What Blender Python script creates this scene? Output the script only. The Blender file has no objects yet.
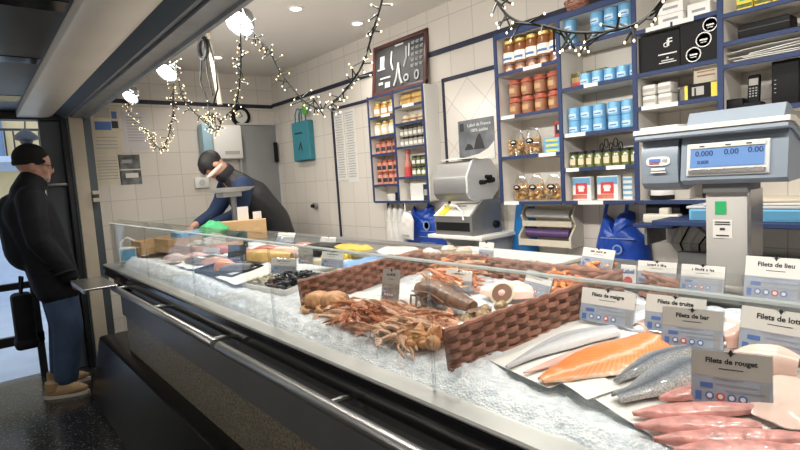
import bpy, bmesh, math, random
from mathutils import Vector, Matrix, noise
random.seed(7)
PI = math.pi
C = bpy.context.scene.collection
V = Vector
# ------------------------------------------------------------------ helpers
class MB:
    """collects shapes into one bmesh; build() links them as ONE mesh object"""
    def __init__(s):
        s.bm = bmesh.new(); s.uv = s.bm.loops.layers.uv.new('UVMap')
    def raw(s, verts, faces, M=None, mi=0, uvs=None):
        vs = [s.bm.verts.new((M @ V(v)) if M else V(v)) for v in verts]
        for f in faces:
            if len(set(f)) < 3: continue
            try: fc = s.bm.faces.new([vs[i] for i in f])
            except ValueError: continue
            fc.material_index = mi
            if uvs:
                for l, i in zip(fc.loops, f): l[s.uv].uv = uvs[i]
        return vs
    def box(s, c, d, M=None, bev=0, mi=0, seg=2, rz=0):
        t = bmesh.new(); bmesh.ops.create_cube(t, size=1)
        for v in t.verts: v.co = V((v.co.x*d[0], v.co.y*d[1], v.co.z*d[2]))
        if bev: bmesh.ops.bevel(t, geom=list(t.edges), offset=bev, segments=seg, profile=.5, affect='EDGES')
        L = Matrix.Translation(V(c)) @ Matrix.Rotation(rz, 4, 'Z')
        if M: L = M @ L
        t.verts.index_update()
        s.raw([v.co.copy() for v in t.verts], [[v.index for v in f.verts] for f in t.faces], L, mi); t.free(); return s
    def tube(s, pts, r, n=8, M=None, mi=0, cap=True, closed=False, flat=1.0):
        pts = [V(p) for p in pts]; k = len(pts)
        rs = r if isinstance(r, (list, tuple)) else [r]*k
        vs, fs = [], []; up = None
        for i, p in enumerate(pts):
            a = pts[(i-1) % k] if (closed or i) else p; b = pts[(i+1) % k] if (closed or i < k-1) else p
            t = (b-a).normalized() if (b-a).length > 1e-9 else V((0,0,1))
            if up is None:
                up = V((0,0,1)) if abs(t.z) < .9 else V((1,0,0))
            x = t.cross(up); x = x.normalized() if x.length > 1e-6 else t.orthogonal().normalized()
            up = x.cross(t).normalized()
            for j in range(n):
                an = 2*PI*j/n
                vs.append(p + x*math.cos(an)*rs[i]*flat + up*math.sin(an)*rs[i])
        m = k if closed else k-1
        for i in range(m):
            for j in range(n):
                a, b = i*n+j, i*n+(j+1) % n; c, d = ((i+1) % k)*n+(j+1) % n, ((i+1) % k)*n+j
                fs.append((a, b, c, d))
        if cap and not closed:
            fs.append(tuple(range(n))[::-1]); fs.append(tuple((k-1)*n+j for j in range(n)))
        s.raw(vs, fs, M, mi); return s
    def cyl(s, p0, p1, r0, r1=None, n=20, M=None, mi=0):
        return s.tube([p0, p1], [r0, r0 if r1 is None else r1], n, M, mi)
    def lathe(s, prof, c=(0,0,0), n=20, M=None, mi=0):
        vs, fs = [], []; k = len(prof)
        for r, z in prof:
            for j in range(n):
                a = 2*PI*j/n; vs.append((c[0]+r*math.cos(a), c[1]+r*math.sin(a), c[2]+z))
        for i in range(k-1):
            for j in range(n):
                fs.append((i*n+j, i*n+(j+1) % n, (i+1)*n+(j+1) % n, (i+1)*n+j))
        if prof[0][0] > 1e-5: fs.append(tuple(range(n))[::-1])
        if prof[-1][0] > 1e-5: fs.append(tuple((k-1)*n+j for j in range(n)))
        s.raw(vs, fs, M, mi); return s
    def ell(s, c, d, M=None, mi=0, nu=16, nv=10, fn=None):
        vs, fs = [], []
        for i in range(nv+1):
            ph = PI*i/nv
            for j in range(nu):
                th = 2*PI*j/nu
                p = V((math.sin(ph)*math.cos(th), math.sin(ph)*math.sin(th), -math.cos(ph)))
                if fn: p = fn(p)
                vs.append(V((c[0]+p.x*d[0], c[1]+p.y*d[1], c[2]+p.z*d[2])))
        for i in range(nv):
            for j in range(nu):
                fs.append((i*nu+j, i*nu+(j+1) % nu, (i+1)*nu+(j+1) % nu, (i+1)*nu+j))
        s.raw(vs, fs, M, mi); return s
    def prism(s, out, z0, z1, M=None, mi=0):
        k = len(out)
        vs = [(x, y, z0) for x, y in out]+[(x, y, z1) for x, y in out]
        fs = [tuple(range(k))[::-1], tuple(range(k, 2*k))]+[(i, (i+1) % k, k+(i+1) % k, k+i) for i in range(k)]
        s.raw(vs, fs, M, mi); return s
    def sheet(s, fn, nu, nv, th=0, mi=0, M=None, closed=False):
        """fn(u,v)->point ; th>0 gives thickness along the local normal"""
        P = [[V(fn(i/nu, j/nv)) for j in range(nv+1)] for i in range(nu+1)]
        vs = [p for r in P for p in r]; uvs = [(i/nu, j/nv) for i in range(nu+1) for j in range(nv+1)]
        w = nv+1; fs = [(i*w+j, (i+1)*w+j, (i+1)*w+j+1, i*w+j+1) for i in range(nu) for j in range(nv)]
        if th:
            N = []
            for i in range(nu+1):
                for j in range(nv+1):
                    a = P[min(i+1, nu)][j]-P[max(i-1, 0)][j]; b = P[i][min(j+1, nv)]-P[i][max(j-1, 0)]
                    n = a.cross(b); N.append(n.normalized() if n.length > 1e-12 else V((0,0,1)))
            k = len(vs); vs = vs+[v-n*th for v, n in zip(vs, N)]; uvs = uvs*2
            fs = fs+[tuple(k+i for i in f)[::-1] for f in fs]
            ring = [i*w for i in range(nu+1)]+[nu*w+j for j in range(1, nv+1)]+[i*w+nv for i in range(nu-1, -1, -1)]+[j for j in range(nv-1, 0, -1)]
            for a, b in zip(ring, ring[1:]+ring[:1]): fs.append((b, a, k+a, k+b))
        s.raw(vs, fs, M, mi, uvs); return s
    def mesh(s, name, mats, smooth=40):
        bmesh.ops.recalc_face_normals(s.bm, faces=list(s.bm.faces))
        me = bpy.data.meshes.new(name); s.bm.to_mesh(me); s.bm.free()
        for m in (mats if isinstance(mats, (list, tuple)) else [mats]): me.materials.append(m)
        if smooth:
            for p in me.polygons: p.use_smooth = True
            me.set_sharp_from_angle(angle=math.radians(smooth))
        return me
    def build(s, name, mats, parent=None, smooth=40):
        o = bpy.data.objects.new(name, s.mesh(name, mats, smooth)); C.objects.link(o)
        if parent: o.parent = parent
        return o

def tag(o, label=None, cat=None, group=None, kind=None):
    if label: o['label'] = label
    if cat: o['category'] = cat
    if group: o['group'] = group
    if kind: o['kind'] = kind
    return o
def thing(name, label, cat, loc=(0,0,0), rz=0, group=None, rot=None):
    o = bpy.data.objects.new(name, None); C.objects.link(o); o.empty_display_size = .05
    o.location = loc; o.rotation_euler = rot if rot else (0, 0, rz)
    return tag(o, label, cat, group)
def kids(o): return [c for c in list(C.objects) if c.parent == o]
def dup(o, loc=None, rot=None, label=None, group=None, scale=None, ch=None):
    r = o.copy(); C.objects.link(r)
    if loc is not None: r.location = loc
    if rot is not None: r.rotation_euler = rot
    if label: r['label'] = label
    if group: r['group'] = group
    if scale is not None: r.scale = scale if isinstance(scale, (tuple, list)) else (scale,)*3
    for c in o.children:
        d = c.copy(); C.objects.link(d); d.parent = r
        for g in c.children:
            e = g.copy(); C.objects.link(e); e.parent = d
    return r
def struct(o): o['kind'] = 'structure'; return o
def fused(name, chains, m, parent=None, vox=.012, sm=4, extra=None, link=True):
    """chains of (point, radius) blended into one continuous skin"""
    b = MB()
    for ch in chains:
        pts = [V(c[0]) for c in ch]; rs = [c[1] for c in ch]
        for p, r in zip(pts, rs): b.ell(p, (r, r, r), nu=14, nv=9)
        for i in range(len(pts)-1):
            if (pts[i+1]-pts[i]).length > 1e-4: b.tube([pts[i], pts[i+1]], [rs[i], rs[i+1]], 14)
    if extra: extra(b)
    o = b.build('tmp', m); md = o.modifiers.new('r', 'REMESH'); md.mode = 'VOXEL'; md.voxel_size = vox; md.use_smooth_shade = True
    if sm:
        s = o.modifiers.new('s', 'SMOOTH'); s.iterations = sm; s.factor = .5
    dg = bpy.context.evaluated_depsgraph_get()
    me = bpy.data.meshes.new_from_object(o.evaluated_get(dg)); me.name = name
    old = o.data; bpy.data.objects.remove(o); bpy.data.meshes.remove(old)
    for p in me.polygons: p.use_smooth = True
    if not me.materials: me.materials.append(m)
    q = bpy.data.objects.new(name, me); C.objects.link(q)
    if parent: q.parent = parent
    return q
def text(name, body, size, m, parent=None, M=None, align='CENTER', depth=.0004, bold=0, sx=1):
    cu = bpy.data.curves.new('t', 'FONT'); cu.body = body; cu.size = size; cu.align_x = align; cu.align_y = 'CENTER'
    cu.extrude = depth; cu.offset = bold; cu.resolution_u = 3
    o = bpy.data.objects.new('t', cu); C.objects.link(o)
    dg = bpy.context.evaluated_depsgraph_get(); me = bpy.data.meshes.new_from_object(o.evaluated_get(dg))
    bpy.data.objects.remove(o); bpy.data.curves.remove(cu)
    me.materials.clear(); me.materials.append(m); me.name = name
    if sx != 1: me.transform(Matrix.Diagonal((sx, 1, 1, 1)))
    if M: me.transform(M)
    q = bpy.data.objects.new(name, me); C.objects.link(q)
    if parent: q.parent = parent
    return q
XZ = Matrix(((1,0,0,0),(0,0,-1,0),(0,1,0,0),(0,0,0,1)))   # local x,y -> x,z  (faces -y)
def facing_y(x, y, z): return Matrix.Translation((x, y, z)) @ XZ
YZ = Matrix(((0,0,1,0),(1,0,0,0),(0,1,0,0),(0,0,0,1)))    # local x,y -> y,z (faces +x)
ORD = ['first','second','third','fourth','fifth','sixth','seventh','eighth','ninth','tenth']
def nth(i, n):
    if n == 1: return 'only'
    if i == 0: return 'leftmost'
    if i == n-1: return 'rightmost'
    return ORD[i]+' from left'
# ------------------------------------------------------------------ materials
def mat(name, col, rough=.5, metal=0, var=0, vs=12, bump=0, bs=60, coat=0, emis=None, es=0, sss=0, alpha=1, trans=0, spec=.5):
    m = bpy.data.materials.new(name); m.use_nodes = True; nt = m.node_tree; b = nt.nodes['Principled BSDF']
    b.inputs['Base Color'].default_value = (*col, 1); b.inputs['Roughness'].default_value = rough; b.inputs['Metallic'].default_value = metal
    b.inputs['Coat Weight'].default_value = coat; b.inputs['Coat Roughness'].default_value = .08
    b.inputs['Specular IOR Level'].default_value = spec
    if trans: b.inputs['Transmission Weight'].default_value = trans
    if sss: b.inputs['Subsurface Weight'].default_value = sss; b.inputs['Subsurface Radius'].default_value = (.01,.01,.01); b.inputs['Subsurface Scale'].default_value = 1
    if emis: b.inputs['Emission Color'].default_value = (*emis, 1); b.inputs['Emission Strength'].default_value = es
    if alpha < 1: b.inputs['Alpha'].default_value = alpha
    if var or bump:
        tc = nt.nodes.new('ShaderNodeTexCoord')
    if var:
        n = nt.nodes.new('ShaderNodeTexNoise'); n.inputs['Scale'].default_value = vs; n.inputs['Detail'].default_value = 4
        nt.links.new(tc.outputs['Object'], n.inputs['Vector'])
        r = nt.nodes.new('ShaderNodeValToRGB'); r.color_ramp.elements[0].position = .3; r.color_ramp.elements[1].position = .7
        r.color_ramp.elements[0].color = (*[max(0, c*(1-var)) for c in col], 1); r.color_ramp.elements[1].color = (*[min(1, c*(1+var)) for c in col], 1)
        nt.links.new(n.outputs['Fac'], r.inputs['Fac']); nt.links.new(r.outputs['Color'], b.inputs['Base Color'])
    if bump:
        n = nt.nodes.new('ShaderNodeTexNoise'); n.inputs['Scale'].default_value = bs; n.inputs['Detail'].default_value = 3
        nt.links.new(tc.outputs['Object'], n.inputs['Vector'])
        k = nt.nodes.new('ShaderNodeBump'); k.inputs['Strength'].default_value = bump; k.inputs['Distance'].default_value = .01
        nt.links.new(n.outputs['Fac'], k.inputs['Height']); nt.links.new(k.outputs['Normal'], b.inputs['Normal'])
    return m
def N(nt, t, **kw):
    n = nt.nodes.new(t)
    for k, v in kw.items(): setattr(n, k, v)
    return n
def ramp(nt, fac, stops, interp='LINEAR'):
    r = N(nt, 'ShaderNodeValToRGB'); e = r.color_ramp.elements; r.color_ramp.interpolation = interp
    while len(e) < len(stops): e.new(.5)
    for k, (p, c) in zip(e, stops): k.position = p; k.color = (*c, 1)
    nt.links.new(fac, r.inputs['Fac']); return r.outputs['Color']
def tile_mat(name, axes, col, size=.2, joint=(.42,.40,.36), rot=0, rough=.22, off=(0,0)):
    m = mat(name, col, rough); nt = m.node_tree; b = nt.nodes['Principled BSDF']
    tc = N(nt, 'ShaderNodeTexCoord'); sp = N(nt, 'ShaderNodeSeparateXYZ'); cb = N(nt, 'ShaderNodeCombineXYZ')
    nt.links.new(tc.outputs['Object'], sp.inputs[0])
    nt.links.new(sp.outputs[axes[0]], cb.inputs[0]); nt.links.new(sp.outputs[axes[1]], cb.inputs[1])
    mp = N(nt, 'ShaderNodeMapping'); mp.inputs['Rotation'].default_value = (0, 0, rot); mp.inputs['Location'].default_value = (off[0], off[1], 0)
    nt.links.new(cb.outputs[0], mp.inputs[0])
    br = N(nt, 'ShaderNodeTexBrick', offset=0, squash=1); br.inputs['Scale'].default_value = 1
    br.inputs['Brick Width'].default_value = size; br.inputs['Row Height'].default_value = size
    br.inputs['Mortar Size'].default_value = .0022; br.inputs['Mortar Smooth'].default_value = .3; br.inputs['Bias'].default_value = 0
    br.inputs['Color1'].default_value = (*col, 1); br.inputs['Color2'].default_value = (*[c*.955 for c in col], 1); br.inputs['Mortar'].default_value = (*joint, 1)
    nt.links.new(mp.outputs[0], br.inputs['Vector']); nt.links.new(br.outputs['Color'], b.inputs['Base Color'])
    k = N(nt, 'ShaderNodeBump'); k.inputs['Strength'].default_value = .4; k.inputs['Distance'].default_value = .002; k.invert = True
    nt.links.new(br.outputs['Fac'], k.inputs['Height']); nt.links.new(k.outputs['Normal'], b.inputs['Normal'])
    return m
def clear_mat(name, tint=(.97,.985,.98), refl=.06, rough=.02, fk=.5):
    m = bpy.data.materials.new(name); m.use_nodes = True; nt = m.node_tree; nt.nodes.clear()
    o = N(nt, 'ShaderNodeOutputMaterial'); t = N(nt, 'ShaderNodeBsdfTransparent'); g = N(nt, 'ShaderNodeBsdfGlossy'); mx = N(nt, 'ShaderNodeMixShader'); lw = N(nt, 'ShaderNodeLayerWeight')
    t.inputs[0].default_value = (*tint, 1); g.inputs['Roughness'].default_value = rough; lw.inputs['Blend'].default_value = .25
    mt = N(nt, 'ShaderNodeMath', operation='MULTIPLY_ADD'); mt.inputs[1].default_value = fk; mt.inputs[2].default_value = refl
    nt.links.new(lw.outputs['Fresnel'], mt.inputs[0]); nt.links.new(mt.outputs[0], mx.inputs[0])
    nt.links.new(t.outputs[0], mx.inputs[1]); nt.links.new(g.outputs[0], mx.inputs[2]); nt.links.new(mx.outputs[0], o.inputs[0])
    return m
MT = dict(
 blue=mat('blue_paint', (.024,.042,.118), .5, var=.1, spec=.3), rail=mat('dark_rail_paint', (.022,.026,.05), .5, spec=.3), shelf=mat('shelf_white', (.76,.73,.68), .45, var=.04),
 ceil=mat('ceiling_paint', (.74,.70,.65), .8, var=.02, vs=3), dceil=mat('dark_ceiling_metal', (.05,.054,.062), .35, .2, var=.35, vs=2),
 beige=mat('soffit_beige', (.80,.74,.65), .32, .0, var=.05, vs=3), alu=mat('brushed_aluminium', (.25,.265,.285), .42, .7, var=.12, vs=8),
 slate=mat('slate_metal', (.09,.11,.125), .4, .4), steel=mat('stainless_steel', (.56,.55,.54), .27, 1, var=.08, vs=6), brushed=mat('brushed_steel', (.29,.285,.28), .42, .7, var=.1, vs=5), ledge=mat('ledge_steel', (.50,.50,.49), .42, .75, var=.08, vs=6), steel_b=mat('dull_steel', (.33,.33,.33), .42, .8, var=.1), band=mat('kick_band_metal', (.20,.20,.205), .38, .35, var=.08, vs=4),
 chrome=mat('polished_tube', (.50,.50,.50), .30, .85), black=mat('black_gloss', (.012,.012,.013), .12), blackm=mat('black_matt', (.006,.006,.007), .6, spec=.25), 
 white=mat('white_plastic', (.78,.77,.74), .4), paper=mat('white_paper', (.80,.79,.76), .7, var=.03, vs=30), cream=mat('cream_paper', (.62,.56,.44), .8, var=.04),
 door=mat('grey_door', (.25,.255,.255), .45, var=.05, vs=4), dblack=mat('door_black', (.016,.018,.02), .4), dslate=mat('door_slate', (.085,.10,.12), .5),
 post=mat('post_beige', (.52,.46,.36), .45, var=.04), bag_teal=mat('teal_paper', (.035,.22,.28), .6, var=.06), green=mat('green_plastic', (.03,.36,.13), .35),
 plinth=mat('plinth_black_stone', (.010,.010,.011), .30, var=.5, vs=30, spec=.15), recess=mat('dark_stainless', (.16,.16,.165), .35, .4),
 wood=mat('pine_wood', (.55,.36,.19), .6, var=.18, vs=18), cardboard=mat('cardboard', (.52,.33,.16), .75, var=.06), glass=clear_mat('clear_glass', (.975,.985,.98), .02, .02, .28), film=clear_mat('clear_film', (.97,.97,.96), .16, .12),
 acryl=clear_mat('clear_acrylic', (.92,.94,.96), .14, .06), lamp=mat('lamp_glow', (1,1,1), .5, emis=(1,.96,.88), es=7), bulb=mat('bulb_glow', (1,.8,.5), .5, emis=(1,.74,.40), es=4),
 wire=mat('green_black_wire', (.02,.024,.018), .5), wirew=mat('pale_wire', (.55,.54,.50), .5), grey=mat('grey_plastic', (.21,.25,.30), .38, var=.03), lgrey=mat('light_grey_plastic', (.52,.53,.54), .4),
 ivory=mat('ivory_plastic', (.62,.585,.50), .4), column=mat('column_grey', (.46,.445,.42), .4), lcd=mat('blue_display', (.10,.19,.38), .3, emis=(.14,.28,.60), es=.2), lcdt=mat('display_digits', (.015,.03,.11), .4), ink=mat('black_ink', (.03,.03,.032), .7), gink=mat('grey_ink', (.32,.32,.33), .7),
 bink=mat('blue_ink', (.08,.16,.42), .6), rink=mat('red_ink', (.62,.06,.06), .6), wink=mat('white_ink', (.75,.75,.73), .6), yellow=mat('yellow_card', (.75,.60,.05), .5), gold=mat('gold_lid', (.55,.38,.12), .35, .7),
 soup=mat('brown_soup', (.25,.085,.025), .25, var=.15, coat=.6), terra=mat('terracotta_spread', (.31,.125,.06), .35, var=.12, coat=.4), redlid=mat('red_check_lid', (.40,.10,.06), .5, var=.4, vs=60),
 tin=mat('light_blue_tin', (.17,.42,.66), .35, .2, var=.12, vs=20), tinl=mat('pale_label', (.55,.70,.82), .5), olive=mat('olive_green_jar', (.11,.13,.03), .25, var=.3, vs=40, coat=.6), dlid=mat('dark_lid', (.02,.022,.03), .4),
 crout=mat('golden_crouton', (.62,.36,.14), .75, var=.3, vs=60), pinkj=mat('pink_tarama', (.55,.22,.15), .4, var=.1), amber=mat('amber_jar', (.50,.25,.06), .3, var=.15, coat=.5), creamj=mat('cream_jar', (.68,.58,.40), .4, var=.1),
 bluebag=mat('blue_bag_film', (.015,.065,.38), .32, bump=.25, bs=25), bluesheet=mat('blue_sheet_film', (.02,.19,.52), .4, bump=.1, bs=15), whitebag=mat('white_bag_film', (.72,.70,.66), .35, bump=.3, bs=25, sss=.0),
 foil=mat('foil_roll', (.62,.62,.61), .3, .45, bump=.3, bs=60), purple=mat('purple_roll', (.10,.05,.16), .3), beechw=mat('pale_dispenser', (.60,.54,.43), .5, var=.05), frame=mat('dark_red_frame', (.085,.03,.025), .4), chalk=mat('chalkboard', (.035,.037,.04), .6, var=.2),
 palesk=mat('pale_band', (.66,.50,.44), .5), skin=mat('skin', (.55,.30,.22), .5, var=.05, sss=.05), hair=mat('black_hair', (.012,.01,.01), .55, bump=.5, bs=120), greyhair=mat('grey_hair', (.30,.28,.26), .6, bump=.5, bs=120), coatm=mat('black_coat_cloth', (.009,.010,.014), .75, bump=.35, bs=30, var=.25, spec=.25), wool=mat('black_wool', (.010,.010,.011), .9, bump=.4, bs=150),
 jeans=mat('blue_denim', (.035,.065,.13), .85, var=.2, vs=9, bump=.2, bs=90), suede=mat('tan_suede', (.36,.24,.13), .8, var=.1), sole=mat('pale_sole', (.55,.50,.42), .6), vest=mat('charcoal_vest', (.022,.022,.024), .6, bump=.2, bs=25), navy=mat('navy_jumper', (.012,.03,.085), .8, var=.15),
 langm=mat('langoustine_orange', (.56,.22,.11), .36, var=.4, vs=45, coat=.3), langp=mat('langoustine_pale', (.64,.40,.26), .38, var=.35, vs=45), crab=mat('crab_shell', (.70,.37,.17), .4, var=.4, vs=22, bump=.2, bs=50), crabd=mat('crab_dark', (.20,.09,.05), .4, var=.3), lobster=mat('mottled_brown_shell', (.22,.13,.085), .4, var=.6, vs=28, coat=.3),
 mussel=mat('mussel_black', (.015,.016,.022), .25, var=.5), oyster=mat('oyster_shell', (.34,.31,.24), .7, var=.45, vs=40, bump=.6, bs=60), whelk=mat('whelk_shell', (.40,.28,.16), .6, var=.65, vs=55), clam=mat('clam_shell', (.62,.55,.40), .5, var=.2, vs=50), prawn=mat('prawn_orange', (.85,.30,.09), .3, var=.2, vs=50, coat=.3),
 pinkf=mat('pale_pink_flesh', (.78,.47,.40), .3, var=.14, vs=16, coat=.3, sss=.1), mulletm=mat('red_mullet_skin', (.66,.30,.27), .28, var=.32, vs=45, coat=.4, bump=.2, bs=90), monk=mat('monkfish_flesh', (.80,.58,.50), .28, var=.1, vs=14, coat=.4, sss=.1), orangef=mat('salmon_cut', (.85,.27,.07), .3, coat=.3), smoked=mat('golden_smoked_skin', (.62,.40,.14), .4, var=.25, vs=25), redf=mat('red_fish', (.55,.16,.11), .35, var=.3, vs=22), silver=mat('silver_fish', (.45,.47,.50), .25, .3, var=.35, vs=14, coat=.3),
 yellowcl=mat('yellow_cloth', (.72,.50,.05), .6), bluepap=mat('blue_paper', (.22,.42,.75), .5, var=.12, vs=10), board=mat('white_board', (.76,.75,.71), .4), greyf=mat('grey_fish_skin', (.2,.2,.22), .4, var=.3),
 tgrey=mat('sign_grey', (.42,.40,.37), .5, var=.05), tblue=mat('sign_blue_grey', (.34,.38,.46), .45, var=.12, vs=30), twhite=mat('sign_white', (.70,.68,.64), .5), orange=mat('orange_paint', (.8,.25,.04), .5),
 pave=mat('street_paving', (.55,.58,.62), .7, var=.1, vs=3), facade=mat('street_facade', (.80,.58,.28), .8, var=.05), shut=mat('street_shutter', (.22,.30,.42), .6), ghost=mat('street_wall_white', (.62,.66,.72), .7, var=.06))
# ------------------------------------------------------------------ special materials
def floor_mat():
    m = mat('dark_terrazzo', (.03,.03,.032), .22); nt = m.node_tree; b = nt.nodes['Principled BSDF']
    tc = N(nt, 'ShaderNodeTexCoord'); v = N(nt, 'ShaderNodeTexVoronoi'); v.inputs['Scale'].default_value = 120
    nt.links.new(tc.outputs['Object'], v.inputs['Vector'])
    sp = N(nt, 'ShaderNodeSeparateColor'); nt.links.new(v.outputs['Color'], sp.inputs[0])
    c = ramp(nt, sp.outputs[0], [(0,(.012,.012,.014)), (.6,(.03,.03,.032)), (.86,(.06,.06,.06)), (.96,(.13,.13,.125))], 'CONSTANT')
    nt.links.new(c, b.inputs['Base Color']); return m
def granite_mat():
    m = mat('speckled_stone', (.2,.17,.13), .35); nt = m.node_tree; b = nt.nodes['Principled BSDF']
    tc = N(nt, 'ShaderNodeTexCoord'); v = N(nt, 'ShaderNodeTexNoise'); v.inputs['Scale'].default_value = 120; v.inputs['Detail'].default_value = 5
    nt.links.new(tc.outputs['Object'], v.inputs['Vector'])
    c = ramp(nt, v.outputs['Fac'], [(.35,(.09,.078,.06)), (.5,(.22,.195,.15)), (.65,(.36,.32,.25))])
    nt.links.new(c, b.inputs['Base Color']); return m
def ice_mat():
    m = mat('crushed_ice', (.80,.85,.90), .22, sss=.35); nt = m.node_tree; b = nt.nodes['Principled BSDF']
    b.inputs['Subsurface Scale'].default_value = .6
    tc = N(nt, 'ShaderNodeTexCoord'); n = N(nt, 'ShaderNodeTexVoronoi'); n.inputs['Scale'].default_value = 170
    nt.links.new(tc.outputs['Object'], n.inputs['Vector'])
    n2 = N(nt, 'ShaderNodeTexNoise'); n2.inputs['Scale'].default_value = 45; n2.inputs['Detail'].default_value = 5; nt.links.new(tc.outputs['Object'], n2.inputs['Vector'])
    a = N(nt, 'ShaderNodeMath', operation='ADD'); nt.links.new(n.outputs['Distance'], a.inputs[0]); nt.links.new(n2.outputs['Fac'], a.inputs[1])
    k = N(nt, 'ShaderNodeBump'); k.inputs['Strength'].default_value = .45; k.inputs['Distance'].default_value = .005
    nt.links.new(a.outputs[0], k.inputs['Height']); nt.links.new(k.outputs['Normal'], b.inputs['Normal'])
    c = ramp(nt, n2.outputs['Fac'], [(.35,(.66,.72,.78)), (.6,(.86,.89,.92))]); nt.links.new(c, b.inputs['Base Color']); return m
def wicker_mat():
    m = mat('wicker_brown', (.35,.16,.11), .45, var=.45, vs=40, coat=.15); return m
def fish_mat(name, stops, kind, rough=.28):
    """skin coloured across its width by the UV map; kind adds scales or flesh chevrons"""
    m = mat(name, (.5,.5,.5), rough, coat=.4); nt = m.node_tree; b = nt.nodes['Principled BSDF']
    tc = N(nt, 'ShaderNodeTexCoord'); sp = N(nt, 'ShaderNodeSeparateXYZ'); nt.links.new(tc.outputs['UV'], sp.inputs[0])
    n = N(nt, 'ShaderNodeTexNoise'); n.inputs['Scale'].default_value = 60; n.inputs['Detail'].default_value = 4; nt.links.new(tc.outputs['Object'], n.inputs['Vector'])
    j = N(nt, 'ShaderNodeMath', operation='MULTIPLY_ADD'); j.inputs[1].default_value = .16; nt.links.new(n.outputs['Fac'], j.inputs[0])
    of = N(nt, 'ShaderNodeMath', operation='SUBTRACT'); of.inputs[1].default_value = .08
    nt.links.new(sp.outputs[1], j.inputs[2]); nt.links.new(j.outputs[0], of.inputs[0])
    col = ramp(nt, of.outputs[0], stops)
    mx = N(nt, 'ShaderNodeMix', data_type='RGBA'); nt.links.new(col, mx.inputs[6]); nt.links.new(mx.outputs[2], b.inputs['Base Color'])
    if kind == 'salmon':
        # pale muscle lines, chevrons leaning back from the centre line
        ab = N(nt, 'ShaderNodeMath', operation='SUBTRACT'); ab.inputs[1].default_value = .33; nt.links.new(sp.outputs[1], ab.inputs[0])
        a2 = N(nt, 'ShaderNodeMath', operation='ABSOLUTE'); nt.links.new(ab.outputs[0], a2.inputs[0])
        a3 = N(nt, 'ShaderNodeMath', operation='MULTIPLY'); a3.inputs[1].default_value = .42; nt.links.new(a2.outputs[0], a3.inputs[0])
        s = N(nt, 'ShaderNodeMath', operation='ADD'); nt.links.new(sp.outputs[0], s.inputs[0]); nt.links.new(a3.outputs[0], s.inputs[1])
        f = N(nt, 'ShaderNodeMath', operation='MULTIPLY'); f.inputs[1].default_value = 175; nt.links.new(s.outputs[0], f.inputs[0])
        si = N(nt, 'ShaderNodeMath', operation='SINE'); nt.links.new(f.outputs[0], si.inputs[0])
        g = N(nt, 'ShaderNodeMapRange'); g.inputs[1].default_value = .45; g.inputs[2].default_value = 1; g.inputs[4].default_value = .42; nt.links.new(si.outputs[0], g.inputs[0])
        nt.links.new(g.outputs[0], mx.inputs[0]); mx.inputs[7].default_value = (.92,.55,.30,1)
    else:
        v = N(nt, 'ShaderNodeTexVoronoi'); v.inputs['Scale'].default_value = 330; nt.links.new(tc.outputs['Object'], v.inputs['Vector'])
        g = N(nt, 'ShaderNodeMapRange'); g.inputs[1].default_value = .15; g.inputs[2].default_value = .6; g.inputs[3].default_value = .0; g.inputs[4].default_value = .55; nt.links.new(v.outputs['Distance'], g.inputs[0])
        nt.links.new(g.outputs[0], mx.inputs[0]); mx.inputs[7].default_value = (.05,.06,.08,1) if kind == 'scales' else (.5,.5,.52,1)
        k = N(nt, 'ShaderNodeBump'); k.inputs['Strength'].default_value = .25; k.inputs['Distance'].default_value = .002; nt.links.new(v.outputs['Distance'], k.inputs['Height']); nt.links.new(k.outputs['Normal'], b.inputs['Normal'])
    return m
M_SAL = fish_mat('salmon_flesh', [(0,(.85,.62,.48)), (.06,(.84,.36,.16)), (.22,(.82,.26,.07)), (.29,(.86,.42,.25)), (.33,(.88,.60,.45)), (.38,(.84,.32,.12)), (.5,(.80,.23,.045)), (1,(.78,.20,.035))], 'salmon')
M_SIL = fish_mat('silver_skin', [(0,(.80,.74,.68)), (.12,(.66,.64,.62)), (.22,(.34,.36,.39)), (.42,(.13,.15,.18)), (.58,(.30,.33,.37)), (.8,(.50,.53,.57)), (1,(.26,.28,.31))], 'scales')
M_PALE = fish_mat('pale_silver_skin', [(0,(.76,.74,.72)), (.25,(.66,.67,.69)), (.42,(.40,.42,.46)), (.5,(.22,.24,.28)), (.6,(.46,.49,.53)), (.85,(.56,.58,.61)), (1,(.34,.36,.39))], 'none')
M_ICE = ice_mat(); M_WICK = wicker_mat()
def edge_mat(name):
    m = bpy.data.materials.new(name); m.use_nodes = True; nt = m.node_tree; nt.nodes.clear()
    o = N(nt, 'ShaderNodeOutputMaterial'); a = N(nt, 'ShaderNodeBsdfTranslucent'); g = N(nt, 'ShaderNodeBsdfDiffuse'); t = N(nt, 'ShaderNodeBsdfTransparent'); x = N(nt, 'ShaderNodeMixShader'); z = N(nt, 'ShaderNodeMixShader')
    a.inputs[0].default_value = (.85,.92,.92,1); g.inputs[0].default_value = (.75,.8,.8,1); x.inputs[0].default_value = .4; z.inputs[0].default_value = .35
    nt.links.new(a.outputs[0], x.inputs[1]); nt.links.new(g.outputs[0], x.inputs[2]); nt.links.new(x.outputs[0], z.inputs[1]); nt.links.new(t.outputs[0], z.inputs[2]); nt.links.new(z.outputs[0], o.inputs[0]); return m
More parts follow.
